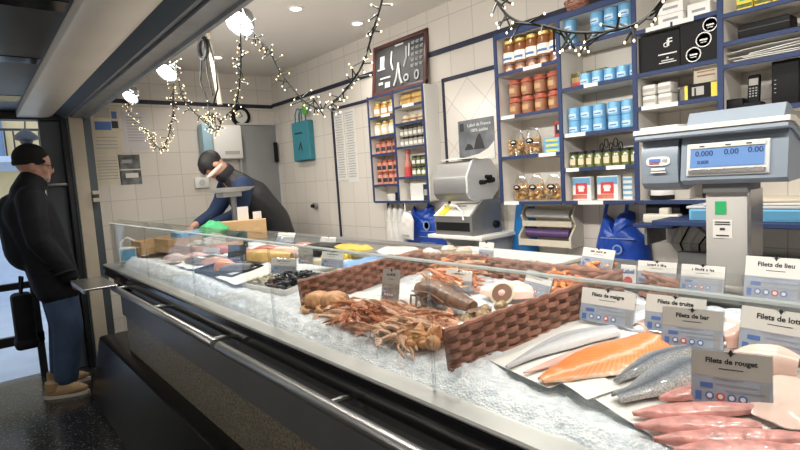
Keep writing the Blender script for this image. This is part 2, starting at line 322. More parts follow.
# ------------------------------------------------------------------ camera
cam = bpy.data.cameras.new('camera'); co = bpy.data.objects.new('camera', cam); C.objects.link(co)
yaw, pit, rol = 0.69149901, 0.08986302, -0.06401578
fw = V((-math.cos(yaw)*math.cos(pit), math.sin(yaw)*math.cos(pit), -math.sin(pit)))
r0 = V((math.sin(yaw), math.cos(yaw), 0)); u0 = r0.cross(fw)
rt = r0*math.cos(rol)+u0*math.sin(rol); up = u0*math.cos(rol)-r0*math.sin(rol)
co.matrix_world = Matrix(((rt.x, up.x, -fw.x, 0), (rt.y, up.y, -fw.y, 0), (rt.z, up.z, -fw.z, 1.38), (0,0,0,1)))
cam.sensor_width = 36; cam.lens = 23.4; cam.clip_start = .02
bpy.context.scene.camera = co
# ------------------------------------------------------------------ room shell
XF, YB, ZC = -4.93, 2.5, 2.48          # far end wall, wall behind the counter, ceiling
def wallbox(name, c, d, m): b = MB(); b.box(c, d); return struct(b.build(name, m, smooth=0))
TCOL = (.68,.63,.57)
t_back = tile_mat('back_wall_tiles', (0,2), TCOL); t_end = tile_mat('end_wall_tiles', (1,2), TCOL, off=(.06,.06)); t_dia = tile_mat('diagonal_tiles', (0,2), TCOL, rot=PI/4)
wallbox('floor', (-1.9,.35,-.05), (6.2,4.4,.1), floor_mat())
wallbox('ceiling', (-1.9,1.5,ZC+.05), (6.2,2.1,.1), MT['ceil'])
wallbox('ceiling_customer', (-1.9,-.72,2.10), (6.2,2.16,.08), MT['dceil'])
wallbox('wall_back', (-1.9,YB+.05,1.24), (6.2,.1,2.6), t_back)
wallbox('wall_end', (XF-.05,1.70,1.24), (.1,1.70,2.6), t_end)
wallbox('wall_street', (XF-.05,-1.25,1.06), (.1,1.3,2.2), MT['dslate'])
wallbox('wall_lintel', (XF-.05,.1,2.10), (.1,1.5,.10), MT['dblack'])
wallbox('wall_customer', (-1.9,-1.85,1.06), (6.2,.1,2.2), MT['dslate'])
wallbox('wall_near', (1.15,.35,1.24), (.1,4.4,2.6), mat('near_wall_paint', (.30,.28,.26), .7))
# blue rails, framed tile panels
def strip(name, c, d): b = MB(); b.box(c, d, bev=.002, seg=1); return struct(b.build(name, MT['rail'], smooth=0))
strip('trim_1', (-1.9,YB-.006,2.19), (6.1,.012,.034)); strip('trim_2', (XF+.006,1.70,2.18), (.012,1.58,.034))
strip('trim_3', (-3.83,YB-.006,1.0), (.022,.012,2.0)); strip('trim_4', (-3.50,YB-.006,2.0), (.66,.012,.024))
strip('trim_5', (-2.475,YB-.006,1.3), (.022,.012,1.42)); strip('trim_6', (-2.25,YB-.006,2.0), (.46,.012,.026))
b = MB(); b.box((-2.24,YB-.003,1.5), (.45,.006,1.0)); struct(b.build('wall_panel', t_dia, smooth=0))
b = MB(); b.box((-2.95,YB-.006,.60), (.010,.012,1.18)); b.box((-3.14,YB-.006,.60), (.014,.012,1.2)); struct(b.build('trim_7', MT['rail'], smooth=0))
# grey service door in the end wall
d = thing('door_2', None, None, (XF,2.30,0)); d['kind'] = 'structure'
b = MB(); b.box((.02,0,1.0), (.04,.40,2.0), bev=.004); b.build('door_leaf', MT['door'], d)
b = MB(); b.box((.025,-.205,1.0), (.05,.014,2.0)); b.box((.025,.195,1.0), (.05,.014,2.0)); b.box((.025,0,2.0), (.05,.424,.016)); b.build('door_frame', MT['lgrey'], d)
b = MB(); b.box((.06,.165,1.72), (.04,.03,.2), bev=.006); b.build('door_closer', MT['blackm'], d)
b = MB(); b.cyl((.04,-.16,1.05), (.09,-.16,1.05), .008); b.tube([(.09,-.16,1.05), (.09,-.06,1.05)], .008); b.build('door_handle', MT['steel'], d)
# street entrance: pillars, glazed door frame
d = thing('door_1', None, None, (XF,0,0)); d['kind'] = 'structure'
def pil(n, y0, y1, m, x=.03, w=.08, z1=2.02): b = MB(); b.box((x,(y0+y1)/2,z1/2), (w,y1-y0,z1), bev=.004, seg=1); b.build(n, m, d, smooth=0)
pil('door_jamb', .64, .675, MT['dblack'], .03, .1); pil('jamb_post', .69, .785, MT['post'], .05, .12, 2.1); pil('jamb_post', .675, .69, MT['slate'], .04, .10); pil('jamb_post', .785, .85, MT['slate'], .03, .06, 2.2)
pil('door_leaf', .50, .64, MT['dslate'], -.02, .05, 2.0)
b = MB(); b.box((.02,.04,2.03), (.12,1.20,.06), bev=.006); b.build('door_header', MT['dblack'], d, smooth=0)
b = MB(); b.box((-.03,-.12,.74), (.05,.98,.05)); b.box((-.03,-.12,.32), (.05,.98,.07)); b.box((-.03,.34,.5), (.05,.05,1.0)); b.box((-.03,-.22,.16), (.03,.04,.32)); b.build('door_rail', MT['dblack'], d, smooth=0)
b = MB(); b.box((-.03,-.10,1.0), (.008,1.18,1.98)); b.build('door_glass', MT['glass'], d, smooth=0)
b = MB(); b.box((.03,.57,1.50), (.05,.14,.02), bev=.004); b.build('push_bar', MT['steel_b'], d)
for z in (1.42,1.36):
    b = MB(); b.box((.125,.815,z), (.03,.05,.03), bev=.003); b.build('hinge_block', MT['post'], d, smooth=0)
# street outside
b = MB(); b.box((-9.2,0,-.03), (8.3,12,.06)); struct(b.build('ground', MT['pave'], smooth=0))
s = tag(thing('street_building', 'sunlit ochre house with balcony across the street, seen through the doorway', 'building', (-9.5,1.0,0)))
b = MB(); b.box((-.25,0,2.6), (.5,9,5.2)); b.build('facade_wall', MT['facade'], s, smooth=0)
b = MB(); b.box((.02,-.5,.45), (.06,8,.9)); b.box((.05,0,1.9), (.1,9,.12)); b.build('plinth_course', MT['ghost'], s, smooth=0)
for y in (-.58,.22):
    b = MB(); b.box((.04,y,2.72), (.06,.20,1.5)); b.box((.075,y,2.72), (.02,.16,1.42)); b.build('shutter', MT['shut'], s, smooth=0)
b = MB(); b.box((.30,-.6,1.98), (.6,2.6,.08)); b.build('balcony_slab', MT['ghost'], s, smooth=0)
b = MB()
for i in range(27): b.cyl((.58,-1.85+i*.097,2.0), (.58,-1.85+i*.097,2.36), .010, n=6)
b.tube([(.58,-1.87,2.38), (.58,.69,2.38)], .018, 6); b.build('balcony_railing', MT['dblack'], s)
s = thing('street_lantern', 'dark street lantern hanging outside above the man in the beanie', 'lantern', (-7.2,.60,2.08)); s.scale = (.75,.75,.75)
b = MB(); b.lathe([(.03,.16),(.05,.14),(.15,.05),(.16,0),(.10,-.02)], n=14); b.build('lantern_hood', MT['dblack'], s)
b = MB(); b.tube([(0,0,.15), (0,.02,.35), (0,0,.62)], .010, 6); b.build('lantern_hanger', MT['dblack'], s)
b = MB(); b.lathe([(.0,-.10),(.07,-.07),(.09,-.02)], n=14); b.build('lantern_bowl', MT['dblack'], s)
# ------------------------------------------------------------------ canopy over the counter front
d = thing('shutter_canopy', None, None, (0,0,0)); d['kind'] = 'structure'
LX0, LX1 = XF+.01, 1.1; LC, LL = (LX0+LX1)/2, LX1-LX0
def run(name, prof, m, smooth=30):
    b = MB(); n = len(prof)
    vs = [(LX0, y, z) for y, z in prof]+[(LX1, y, z) for y, z in prof]
    fs = [(i, (i+1) % n, n+(i+1) % n, n+i) for i in range(n)]+[tuple(range(n))[::-1], tuple(range(n, 2*n))]
    b.raw(vs, fs); return b.build(name, m, d, smooth)
run('soffit_panel', [(.365,2.015),(.52,2.015),(.56,2.02),(.59,2.035),(.61,2.06),(.61,2.125),(.362,2.125),(.362,2.018)], MT['beige'], 60)
run('shutter_slot', [(.60,2.05),(.665,2.015),(.67,2.12),(.60,2.12)], MT['slate'])
run('canopy_edge', [(.668,2.025),(.70,2.03),(.705,2.015),(.79,2.018),(.795,2.005),(.815,2.005),(.82,2.03),(.82,2.47),(.668,2.47)], MT['alu'])
b = MB(); b.box((LC,.375,2.30), (LL,.02,.34)); b.build('canopy_back', MT['dceil'], d, smooth=0)
for x, w in ((-4.25,.22),(-3.1,.12),(-2.2,.12),(-1.2,.14)):
    b = MB(); b.box((x,-.72,2.0585), (w,2.14,.003)); b.build('ceiling_batten', MT['black'], d, smooth=0)
# ------------------------------------------------------------------ display counter
CX0, CX1 = -3.94, .95
ct = thing('display_counter', 'long fish display counter with glass front, black fascia and ice top', 'counter', (0,0,0))
def crun(name, prof, m, x0=CX0, x1=CX1, smooth=30, par=None):
    b = MB(); n = len(prof); vs = [(x0,y,z) for y,z in prof]+[(x1,y,z) for y,z in prof]
    b.raw(vs, [(i,(i+1)%n,n+(i+1)%n,n+i) for i in range(n)]+[tuple(range(n))[::-1], tuple(range(n,2*n))]); return b.build(name, m, par or ct, smooth)
crun('front_ledge', [(.688,.908),(.692,.913),(.735,.922),(.735,.90),(.69,.895)], MT['ledge'], -4.1)
crun('fascia', [(.69,.906),(.684,.90),(.676,.852),(.682,.846),(.735,.846),(.735,.90)], MT['black'], -4.1)
crun('recess_panel', [(.715,.846),(.715,.80),(.76,.80),(.76,.846)], MT['recess'])
crun('kick_band', [(.715,.80),(.70,.79),(.70,.62),(.74,.62),(.76,.80)], MT['band'], -3.7)
crun('stone_panel', [(.702,.62),(.702,.39),(.76,.39),(.76,.62)], granite_mat(), -3.62)
crun('plinth', [(.702,.405),(.64,.405),(.622,.395),(.535,.0),(.80,.0),(.80,.405)], MT['plinth'], -4.15)
crun('body_shell', [(.76,.02),(1.44,.02),(1.44,.90),(.76,.90)], MT['steel_b'], -3.9)
crun('ice_well', [(.735,.89),(1.45,.89),(1.45,1.0),(1.44,1.0),(1.44,.90),(.735,.90)], MT['steel'], -3.92)
crun('rear_worktop', [(1.46,1.0),(1.80,1.0),(1.80,1.035),(1.46,1.035)], MT['steel_b'], -3.9)
crun('rear_panel', [(1.50,.02),(1.76,.02),(1.76,1.0),(1.50,1.0)], MT['white'], -3.85)
seams = [CX0,-3.07,-2.31,-1.55,-.80,-.04,.72]
for a, e in zip(seams, seams[1:]):
    b = MB(); b.box(((a+e)/2,.728,1.06), (e-a-.003,.008,.285), bev=.001, seg=1); g = b.build('front_glass', MT['glass'], ct, smooth=0)
    b = MB(); M = Matrix.Translation(((a+e)/2,.756,1.209)) @ Matrix.Rotation(math.radians(18),4,'X'); b.box((0,0,0), (e-a-.003,.066,.008), M, bev=.001, seg=1); b.build('top_glass', MT['glass'], g, smooth=0)
    b = MB(); b.box(((a+e)/2,.728,1.2035), (e-a-.002,.012,.004)); b.build('glass_edge', edge_mat('glass_edge_%d' % len(seams)) if a == CX0 else bpy.data.materials['glass_edge_7'], g, smooth=0)
b = MB(); b.box((CX0,1.07,1.05), (.008,.68,.27)); b.build('end_glass', MT['glass'], ct, smooth=0)
for x in seams[1:5]:
    b = MB(); b.box((x,.729,1.06), (.003,.009,.284)); b.build('glass_joint', MT['acryl'], ct, smooth=0)
for x0, x1 in ((-3.62,-1.80),(-1.76,.9)):
    b = MB(); b.tube([(x0,.615,.845),(x0+.004,.615,.845),(x1-.004,.615,.845),(x1,.615,.845)], [.015,.0175,.0175,.015], 16); h = b.build('handrail', MT['chrome'], ct)
    for x in [q for q in (-3.35,-2.6,-1.84,-1.06,-.3,.5) if x0 < q < x1]:
        b = MB(); b.tube([(x,.622,.85),(x,.66,.85),(x,.69,.842),(x,.717,.835)], .008, 8); b.cyl((x,.712,.832), (x,.717,.832), .02); b.build('rail_bracket', MT['steel_b'], h)
b = MB(); M = Matrix.Rotation(.0,4,'Z'); b.box((-3.52,.53,.875), (.46,.17,.012), bev=.003); b.box((-3.52,.45,.866), (.46,.008,.022)); sh = b.build('bag_shelf', MT['steel'], ct, smooth=0)
for x in (-3.6,-3.45): b = MB(); b.tube([(x,.60,.868),(x,.66,.84),(x,.72,.80)], .007, 6); b.build('shelf_bracket', MT['blackm'], sh)
# crushed ice
def zs(y): return .95+.12*(y-.78)
def ice_z(x, y):
    e = min(1, max(0, (y-.735)/.055)); base = .912+(zs(y)-.912)*(e**.6)
    a = noise.noise(V((x*7, y*7, 1.3)))*.007+noise.noise(V((x*28, y*28, 4)))*.005+noise.noise(V((x*75, y*75, 9)))*.0045
    h = .034*max(0, min(1, (-1.35-x)/1.2))*max(0, 1-abs(y-.80)/.09)     # heaped higher towards the far end
    base -= .020*max(0, min(1, (x+.78)/.1))*max(0, min(1, (y-.78)/.06))
    q = 1 if e > .3 else e/.3
    return base+(a+h)*q-.004
b = MB(); nx, ny = 520, 80
def icef(u, v):
    v2 = v**1.6; y = .735+v2*.70; x = -3.9+u*4.75
    return (x, y+noise.noise(V((x*22, y*22, 7)))*.003*(1 if v > 0 else 0), ice_z(x, y))
b.sheet(icef, nx, ny); ice = b.build('crushed_ice', M_ICE, smooth=180); tag(ice, 'bed of white crushed ice heaped along the counter behind the glass front', 'ice', kind='stuff')
# ------------------------------------------------------------------ tall shelf unit
SF = 2.30
su = thing('wall_shelf_unit', 'tall white wall shelf unit with dark blue edges, filled with jars and tins', 'shelf unit', (0,0,0))
XU = [-1.868,-1.478,-1.104,-.768,-.41,-.05]
ZB, ZT = 1.213, 2.105
def panel(n, c, dd, par, m=None):
    b = MB(); b.box(c, dd); return b.build(n, m or MT['shelf'], par, smooth=0)
def edge(c, dd, par): b = MB(); b.box(c, dd, bev=.0015, seg=1); return b.build('blue_edge', MT['blue'], par, smooth=0)
for i, x in enumerate(XU):
    z1 = 2.47 if 1 < i else ZT
    p = panel('upright', (x,(SF+YB)/2,(ZB+z1)/2), (.018,YB-SF-.002,z1-ZB), su)
    edge((x,SF-.003,(ZB+z1)/2), (.022,.008,z1-ZB+.02), p)
cols = [[1.909,1.677,1.459], [1.963,1.763,1.542,1.374], [1.945,1.763,1.621], [1.924,1.818,1.734,1.555], [1.924,1.75,1.555]]
for i in range(5):
    x0, x1 = XU[i], XU[i+1]; xm, w = (x0+x1)/2, x1-x0-.018
    tops = [ZB]+cols[i]+([ZT] if i < 2 else [2.2])
    for z in tops:
        p = panel('shelf_board', (xm,(SF+YB)/2,z-.008), (w,YB-SF-.004,.015), su)
        edge((xm,SF-.003,z-.008), (w,.008,.018), p)
    if i < 2: pass
panel('back_board', (-1.67,YB-.004,(ZB+ZT)/2), (.39,.006,ZT-ZB), su)
edge((-1.668,SF-.003,ZT), (.40,.009,.026), su); edge((-1.29,SF-.003,ZT), (.36,.009,.026), su)
# paper price strips clipped on the shelf edges
for x, z, w in ((-1.63,1.909,.11),(-1.80,1.677,.09),(-1.56,1.459,.10),(-1.80,1.213,.10),(-1.31,1.763,.07),(-1.40,1.542,.11),(-1.42,1.374,.07),(-1.20,1.374,.09),(-1.33,1.213,.13),(-1.0,1.945,.10),(-.9,1.945,.08),(-1.0,1.621,.15)):
    b = MB(); b.box((x,SF-.0085,z-.008), (w,.003,.018)); b.build('price_strip', MT['paper'], su, smooth=0)
def goods(root, spots, fmt, group, rz=0):
    """spots: (x,y,z,words); the first takes root itself"""
    for i, (x, y, z, wd) in enumerate(spots):
        lb = fmt % wd
        if i == 0: root.location = (x,y,z); root['label'] = lb; root['group'] = group
        else: dup(root, (x,y,z), (0,0,random.uniform(-.15,.15)), lb, group)
# tall brown soup jars
r = thing('soup_jar', '-', 'jar'); r.scale = (1.1,1.1,1.2)
b = MB(); b.lathe([(.026,0),(.033,.004),(.034,.012),(.034,.105),(.030,.120),(.028,.124)], n=20); b.build('jar_body', MT['soup'], r)
b = MB(); b.lathe([(.030,.124),(.031,.126),(.031,.139),(.029,.141),(0,.141)], n=20); b.build('lid', MT['gold'], r)
b = MB()
b.sheet(lambda u, v: (.0347*math.sin((u-.5)*2.4), -.0347*math.cos((u-.5)*2.4), .045+.042*v), 10, 1); lb_ = b.build('label', MT['paper'], r)
b = MB(); b.sheet(lambda u, v: (.0352*math.sin((u-.5)*1.6), -.0352*math.cos((u-.5)*1.6), .055+.010*v), 6, 1); b.build('print', MT['bink'], lb_)
b = MB(); b.lathe([(.0345,.03),(.0348,.033),(.0345,.036)], n=20); b.build('glass_ring', MT['dlid'], r)
goods(r, [(-1.812+i*.073, 2.355, 1.9095, nth(i,5)) for i in range(5)], 'brown soup jar with gold lid and white label, %s on top', 'brown soup jars')
# terracotta pots, two tiers of four
r = thing('terrine_jar', '-', 'jar')
b = MB(); b.lathe([(.026,0),(.033,.005),(.036,.03),(.035,.06),(.030,.074)], n=18); b.build('jar_body', MT['terra'], r)
b = MB(); b.lathe([(.037,.068),(.039,.072),(.036,.080),(.031,.085),(.030,.093),(0,.095)], n=18); b.build('cloth_lid', MT['redlid'], r)
b = MB(); b.sheet(lambda u, v: (.0372*math.sin((u-.5)*1.0), -.0372*math.cos((u-.5)*1.0), .022+.026*v), 6, 1); b.build('label', MT['cardboard'], r)
sp = [(-1.79+i*.082, 2.358, 1.6775+k*.0965, (nth(i,4), 'upper' if k else 'lower')) for k in (0,1) for i in range(4)]
goods(r, sp, 'terracotta coloured jar with red cloth lid, %s of the %s tier', 'terracotta jars with red lids')
# light blue tins
def tin_root(h, rr=.031):
    r = thing('blue_tin', '-', 'tin')
    b = MB(); b.lathe([(rr-.002,0),(rr,.002),(rr,h-.002),(rr-.002,h),(rr-.004,h-.002),(0,h-.002)], n=18); b.build('tin_body', MT['tin'], r)
    b = MB(); b.sheet(lambda u, v: ((rr+.0006)*math.sin((u-.5)*1.5), -(rr+.0006)*math.cos((u-.5)*1.5), h*(.18+.34*v)), 6, 1); l = b.build('label', MT['tinl'], r)
    b = MB(); b.sheet(lambda u, v: ((rr+.0011)*math.sin((u-.5)*1.0), -(rr+.0011)*math.cos((u-.5)*1.0), h*(.26+.09*v)), 4, 1); b.build('print', MT['bink'], l)
    return r
r = tin_root(.062)
xs = [-1.43,-1.365,-1.30,-1.225,-1.160]
sp = [(x, 2.348, 1.5425+k*.0625, (nth(i,5), 'upper' if k else 'lower', 'the middle tin shelf')) for k in (0,1) for i, x in enumerate(xs)]
sp += [(x, 2.350, 1.9635+k*.0625, (nth(i,4), 'upper' if k else 'lower', 'the top tin shelf')) for k in (0,1) for i, x in enumerate([-1.44,-1.30,-1.232,-1.164])]
goods(r, sp, 'light blue tin, %s in the %s tier on %s', 'light blue tins')
r = tin_root(.060, .029)
goods(r, [(-1.37+i*.061, 2.36, 1.7635, nth(i,5)) for i in range(4)]+[(-1.37+4*.061,2.36,1.7635,nth(4,5))], 'light blue tin in the single row below the lights, %s', 'single row of light blue tins')
def pack(name, label, cat, c, d, m, extras=(), rz=0, group=None, bev=.002):
    """carton: body with printed panels (dx,dz,w,h,material) on its front"""
    t = thing(name, label, cat, c, rz, group)
    b = MB(); b.box((0,0,d[2]/2), d, bev=bev, seg=1); b.build('carton', m, t, smooth=0)
    for k, (dx, dz, w, h, mm) in enumerate(extras):
        b = MB(); b.box((dx,-d[1]/2-.0006-.0006*k,d[2]/2+dz), (w,.0012,h)); b.build('printed_panel', mm, t, smooth=0)
    return t
pack('spice_packet', 'small green and orange packet left of the single row of blue tins', 'packet', (-1.435,2.39,1.7635), (.05,.03,.078), MT['wood'], [(0,.026,.046,.02,MT['olive']),(0,-.02,.04,.02,MT['rink'])])
pack('long_green_box', 'long green box lying behind the single row of blue tins', 'box', (-1.36,2.455,1.7635), (.11,.05,.085), MT['olive'])
# green jars
r = thing('olive_jar', '-', 'jar')
b = MB(); b.lathe([(.019,0),(.0225,.004),(.0225,.058),(.019,.066)], n=14); b.build('jar_body', MT['olive'], r)
b = MB(); b.lathe([(.020,.066),(.0205,.068),(.0205,.079),(0,.08)], n=14); b.build('lid', MT['dlid'], r)
b = MB(); b.sheet(lambda u, v: (.0230*math.sin((u-.5)*1.4), -.0230*math.cos((u-.5)*1.4), .014+.03*v), 5, 1); b.build('label', MT['creamj'], r)
goods(r, [(-1.44+i*.0445, 2.345, 1.3745, nth(i,8)) for i in range(8)], 'dark green jar with black lid, %s of the row', 'dark green jars')
t = thing('wire_ornament', 'black curly wire ornament standing behind the row of green jars', 'ornament', (-1.29,2.43,1.3745))
b = MB(); b.box((0,0,.004), (.12,.03,.008)); b.build('stand', MT['blackm'], t)
b = MB()
for k in range(5): b.tube([(-.05+k*.024+.010*math.sin(a), 0, .09+.022*math.cos(a)+.02*(k % 2)) for a in [i*.6 for i in range(11)]], .0025, 5)
for k in range(3): b.cyl((-.045+k*.045,0,.006), (-.045+k*.045,0,.09), .003, n=6)
b.build('wire_curls', MT['blackm'], t)
pack('white_card', 'blank white card leaning behind the green jars', 'card', (-1.20,2.47,1.3745), (.12,.01,.12), MT['paper'])
# printed packs, bottom shelf of second bay
for i, (x, w) in enumerate(((-1.405,.10),(-1.27,.105))):
    t = pack('tarama_pack', 'white pack with red seal and blue band, %s on the bottom shelf' % ('left one' if i == 0 else 'right one'), 'pack', (x,2.36,ZB), (w,.035,.115), MT['paper'], [(0,.035,w*.95,.035,MT['tin']),(.0,.0,w*.62,.055,MT['rink']),(-.01,-.04,w*.8,.020,MT['redf']),(.0,.006,w*.36,.012,MT['paper']),(0,.0,w*.28,.03,MT['wink'])], group='red and blue packs')
pack('striped_packet', 'narrow blue and white striped packet right of the red sealed packs', 'packet', (-1.185,2.385,ZB), (.045,.03,.12), MT['paper'], [(0,z,.044,.010,MT['tin']) for z in (-.04,-.015,.010,.035)])
# bags of croutons
def crouton_bag(label, c, rz=0, s=1):
    t = thing('crouton_bag', label, 'bag', c, rz, 'bags of golden croutons'); t.scale = (1.08,1,1.12)
    rnd = random.Random(int(c[0]*1000))
    b = MB()
    for k in range(44):
        p = (rnd.uniform(-.036,.036), rnd.uniform(-.022,.022), .012+rnd.uniform(0,.062)); q = rnd.uniform(.009,.013)
        b.box(p, (q*1.5,q*1.5,q), Matrix.Translation(p) @ Matrix.Rotation(rnd.uniform(0,3),4,V((rnd.random(),rnd.random(),rnd.random()+.1)).normalized()) @ Matrix.Translation([-a for a in p]), bev=.002, seg=1)
    o = b.build('croutons', MT['crout'], t); o['kind'] = 'stuff'
    b = MB()
    def f(u, v):
        a = u*2*PI; k = 1-.55*max(0, v-.6)/.4; w = .047*k+.002*math.sin(5*a+7*v); dp = .031*max(.08, 1-max(0, v-.45)/.5)
        return (w*math.cos(a), dp*math.sin(a), .001+.125*v+.006*math.sin(3*a)*v)
    b.sheet(f, 24, 8); b.build('clear_film', MT['film'], t)
    b = MB(); b.prism([(.021*math.cos(a), .013*math.sin(a)) for a in [i*PI/8 for i in range(16)]], 0, .002, facing_y(0,-.0335,.066)); l = b.build('oval_label', MT['blackm'], t)
    b = MB(); b.box((0,-.0363,.066), (.024,.001,.004)); b.box((0,-.0363,.072), (.014,.001,.003)); b.build('print', MT['wink'], l)
    return t
crouton_bag('crouton bag with black oval label, left of two beside the blue cartons', (-1.795,2.36,1.459))
crouton_bag('crouton bag with black oval label, right of two beside the blue cartons', (-1.69,2.355,1.459), .1)
for i, x in enumerate((-1.775,-1.675,-1.565)): crouton_bag('crouton bag with black oval label, %s on the bottom shelf' % ('left one','middle one','right one')[i], (x,2.35,ZB), -.1+.1*i)
for k in range(3): pack('blue_carton', 'flat blue and gold carton, %s of the stack beside the crouton bags' % ('bottom','middle','top')[k], 'carton', (-1.555,2.37,1.459+k*.026), (.10,.08,.025), MT['tin'], [(0,0,.07,.010,MT['yellow'])], group='stack of blue cartons')
pack('red_booklet', 'red and black printed card standing on the stacked blue cartons', 'card', (-1.565,2.42,1.459+.0785), (.062,.008,.085), MT['rink'], [(0,.005,.045,.05,MT['ink']),(0,.012,.02,.026,MT['wink'])])
# top of the unit
t = thing('wicker_bowl', 'small dark wicker bowl standing on top of the shelf unit', 'bowl', (-1.41,2.38,ZT+.014))
b = MB()
for k in range(6):
    rr = .035+.006*k; b.tube([((rr+.003*math.sin(9*a+k*PI))*math.cos(a), (rr+.003*math.sin(9*a+k*PI))*math.sin(a), .005+k*.010) for a in [i*2*PI/36 for i in range(36)]], .0055, 5, closed=True)
b.lathe([(0,0),(.036,0),(.036,.004),(0,.004)], n=18); b.build('woven_bowl', M_WICK, t)
b = MB(); b.box((-1.22,2.38,ZT+.014+.035), (.20,.12,.07), bev=.006); tag(b.build('black_box', MT['blackm']), 'black box on top of the shelf unit beside the wicker bowl', 'box')
# third bay
for k in range(2):
    pack('white_carton', 'white carton, %s of two stacked above the black boxes' % ('upper' if k else 'lower'), 'carton', (-.965,2.37,1.9455+k*.045), (.10,.08,.044), MT['paper'], [(0,0,.06,.010,MT['gink'])], group='white cartons above the black boxes')
pack('white_carton', 'white carton right of the stacked pair above the black boxes', 'carton', (-.86,2.38,1.9455), (.085,.08,.06), MT['paper'], [(0,0,.05,.010,MT['gink'])])
t = pack('black_gift_box', 'black box with white letter emblem, left of the two black boxes', 'box', (-1.005,2.36,1.7635), (.17,.10,.152), MT['blackm'])
LF = -.0515
text('emblem_letters', 'd', .042, MT['wink'], t, facing_y(.028,LF,.102)); text('emblem_letters', 'F', .046, MT['wink'], t, facing_y(.045,LF,.106), bold=.0006)
b = MB(); b.box((.035,LF,.062), (.075,.001,.005)); b.box((.035,LF,.046), (.008,.001,.006)); b.box((.035,LF,.036), (.05,.001,.004)); b.box((.035,LF,.027), (.07,.001,.004)); b.build('printed_lines', MT['wink'], t)
t = pack('black_gift_box', 'black box with three white ring seals, right of the two black boxes', 'box', (-.846,2.352,1.7635), (.142,.10,.17), MT['blackm'])
for (x, z, rr) in ((-.020,.034,.029),(.018,.084,.029),(.042,.136,.027)):
    b = MB(); b.lathe([(rr,0),(rr,.0015),(rr*.86,.0015),(rr*.86,0)], n=28, M=facing_y(x,LF,z)); sl = b.build('ring_seal', MT['wink'], t)
    b = MB(); b.box((x,LF-.0005,z), (rr*1.0,.001,.006)); b.box((x,LF-.0005,z-.010), (rr*.8,.001,.003)); b.build('seal_print', MT['wink'], sl)
r = thing('white_tin', '-', 'tin')
b = MB(); b.box((0,0,.023), (.058,.07,.045), bev=.008, seg=2); b.build('tin_body', MT['twhite'], r)
b = MB(); b.box((0,-.0355,.022), (.05,.001,.014)); b.build('label_band', MT['tgrey'], r, smooth=0)
goods(r, [(-1.055+i*.066, 2.352, 1.6215+k*.046, ('left' if i == 0 else 'right', 'upper' if k else 'lower')) for k in (0,1) for i in (0,1)], 'small white flat tin, %s one of the %s pair beside the yellow box', 'white flat tins')
pack('small_jar_box', 'dark grey round jar with pale top behind the white flat tins', 'jar', (-.945,2.42,1.6215), (.05,.05,.07), MT['tgrey'], bev=.012)
pack('yellow_box', 'black box with bright yellow sides on the shelf under the black boxes', 'box', (-.85,2.36,1.6215), (.125,.07,.062), MT['blackm'], [(-.055,0,.012,.058,MT['yellow']),(.05,0,.022,.058,MT['yellow']),(-.01,.002,.045,.034,MT['tgrey']),(-.02,.0,.006,.03,MT['blackm'])])
t = thing('wooden_plaque', 'pale wooden plaque with burnt lettering leaning above the yellow box', 'plaque', (-.835,2.345,1.684))
b = MB(); b.box((0,0,.036), (.095,.012,.07), bev=.005); b.build('plaque_board', MT['cream'], t); b = MB()
for z in (.046,.030): b.box((0,-.0065,z), (.065,.001,.006))
b.build('burnt_letters', MT['terra'], t)
# things on the shelf behind the scale
for i, (x, z, s_) in enumerate(((-1.0,1.50,.018),(-.955,1.51,.02),(-.93,1.515,.02))): pass
t = thing('wooden_rack', 'dark wooden rack with knobs behind the left scale head', 'rack', (-.985,2.38,ZB))
b = MB(); b.box((0,0,.12), (.16,.06,.24), bev=.004); b.build('rack_body', MT['tgrey'], t)
for dx in (-.06,.0,.035): b = MB(); b.ell((dx,-.01,.255), (.017,.017,.018)); b.build('knob', MT['crabd'], t)
t = pack('tablet_screen', 'dark grey tablet leaning on the shelf behind the scale pan', 'tablet', (-.83,2.42,ZB), (.10,.02,.36), MT['blackm'], [(0,0,.09,.30,MT['dlid'])])
t = thing('adhesive_roll', 'white and black paper roll lying under the left scale head', 'roll', (-1.02,2.36,ZB))
b = MB(); b.lathe([(.02,0),(.045,0),(.05,.006),(.05,.05),(.045,.055),(.02,.055)], n=20); b.build('paper_coil', MT['paper'], t); b = MB(); b.lathe([(.052,.0),(.055,.004),(.055,.018),(.052,.02)], n=20); b.build('black_band', MT['blackm'], t)
# fourth bay
for i in range(3): pack('yellow_packet', 'bright yellow and green packet, %s of three on the highest visible shelf' % ('left','middle','right')[i], 'packet', (-.70+i*.058,2.36,1.9245), (.052,.04,.07), MT['yellow'], [(0,-.012,.05,.014,MT['olive']),(0,.012,.03,.012,MT['green'])], group='yellow packets')
t = thing('flat_case', 'flat black case lying on the shelf above the newspapers', 'case', (-.635,2.37,1.8185)); b = MB(); b.box((0,0,.03), (.17,.10,.058), bev=.012); b.build('case_shell', MT['blackm'], t); b = MB(); b.box((0,-.051,.034), (.165,.002,.003)); b.build('zip', MT['dlid'], t)
b = MB(); b.ell((-.50,2.37,1.8185+.028), (.035,.03,.028), nu=12, nv=8, fn=lambda p: p*(1+.12*math.sin(5*p.x+3*p.z))); tag(b.build('pink_pouch', MT['pinkf']), 'small pink pouch right of the flat black case', 'pouch')
for k in range(6):
    b = MB(); ph = k*1.3
    b.sheet(lambda u, v: (-.59+(u-.5)*.26+.01*k*(-1)**k, 2.385+(v-.5)*.13, 1.7345+.0075*k+.009*u*(k/5)+.006*math.sin(3*u+ph)*(k/6)+.003), 14, 5, th=.0025)
    tag(b.build('newspaper', MT['twhite'] if k % 2 else MT['paper']), 'folded newspaper, %s in the crumpled stack beneath the flat black case' % ('lowest','second lowest','third lowest','third from top','second from top','topmost')[k], 'newspaper', 'stacked newspapers')
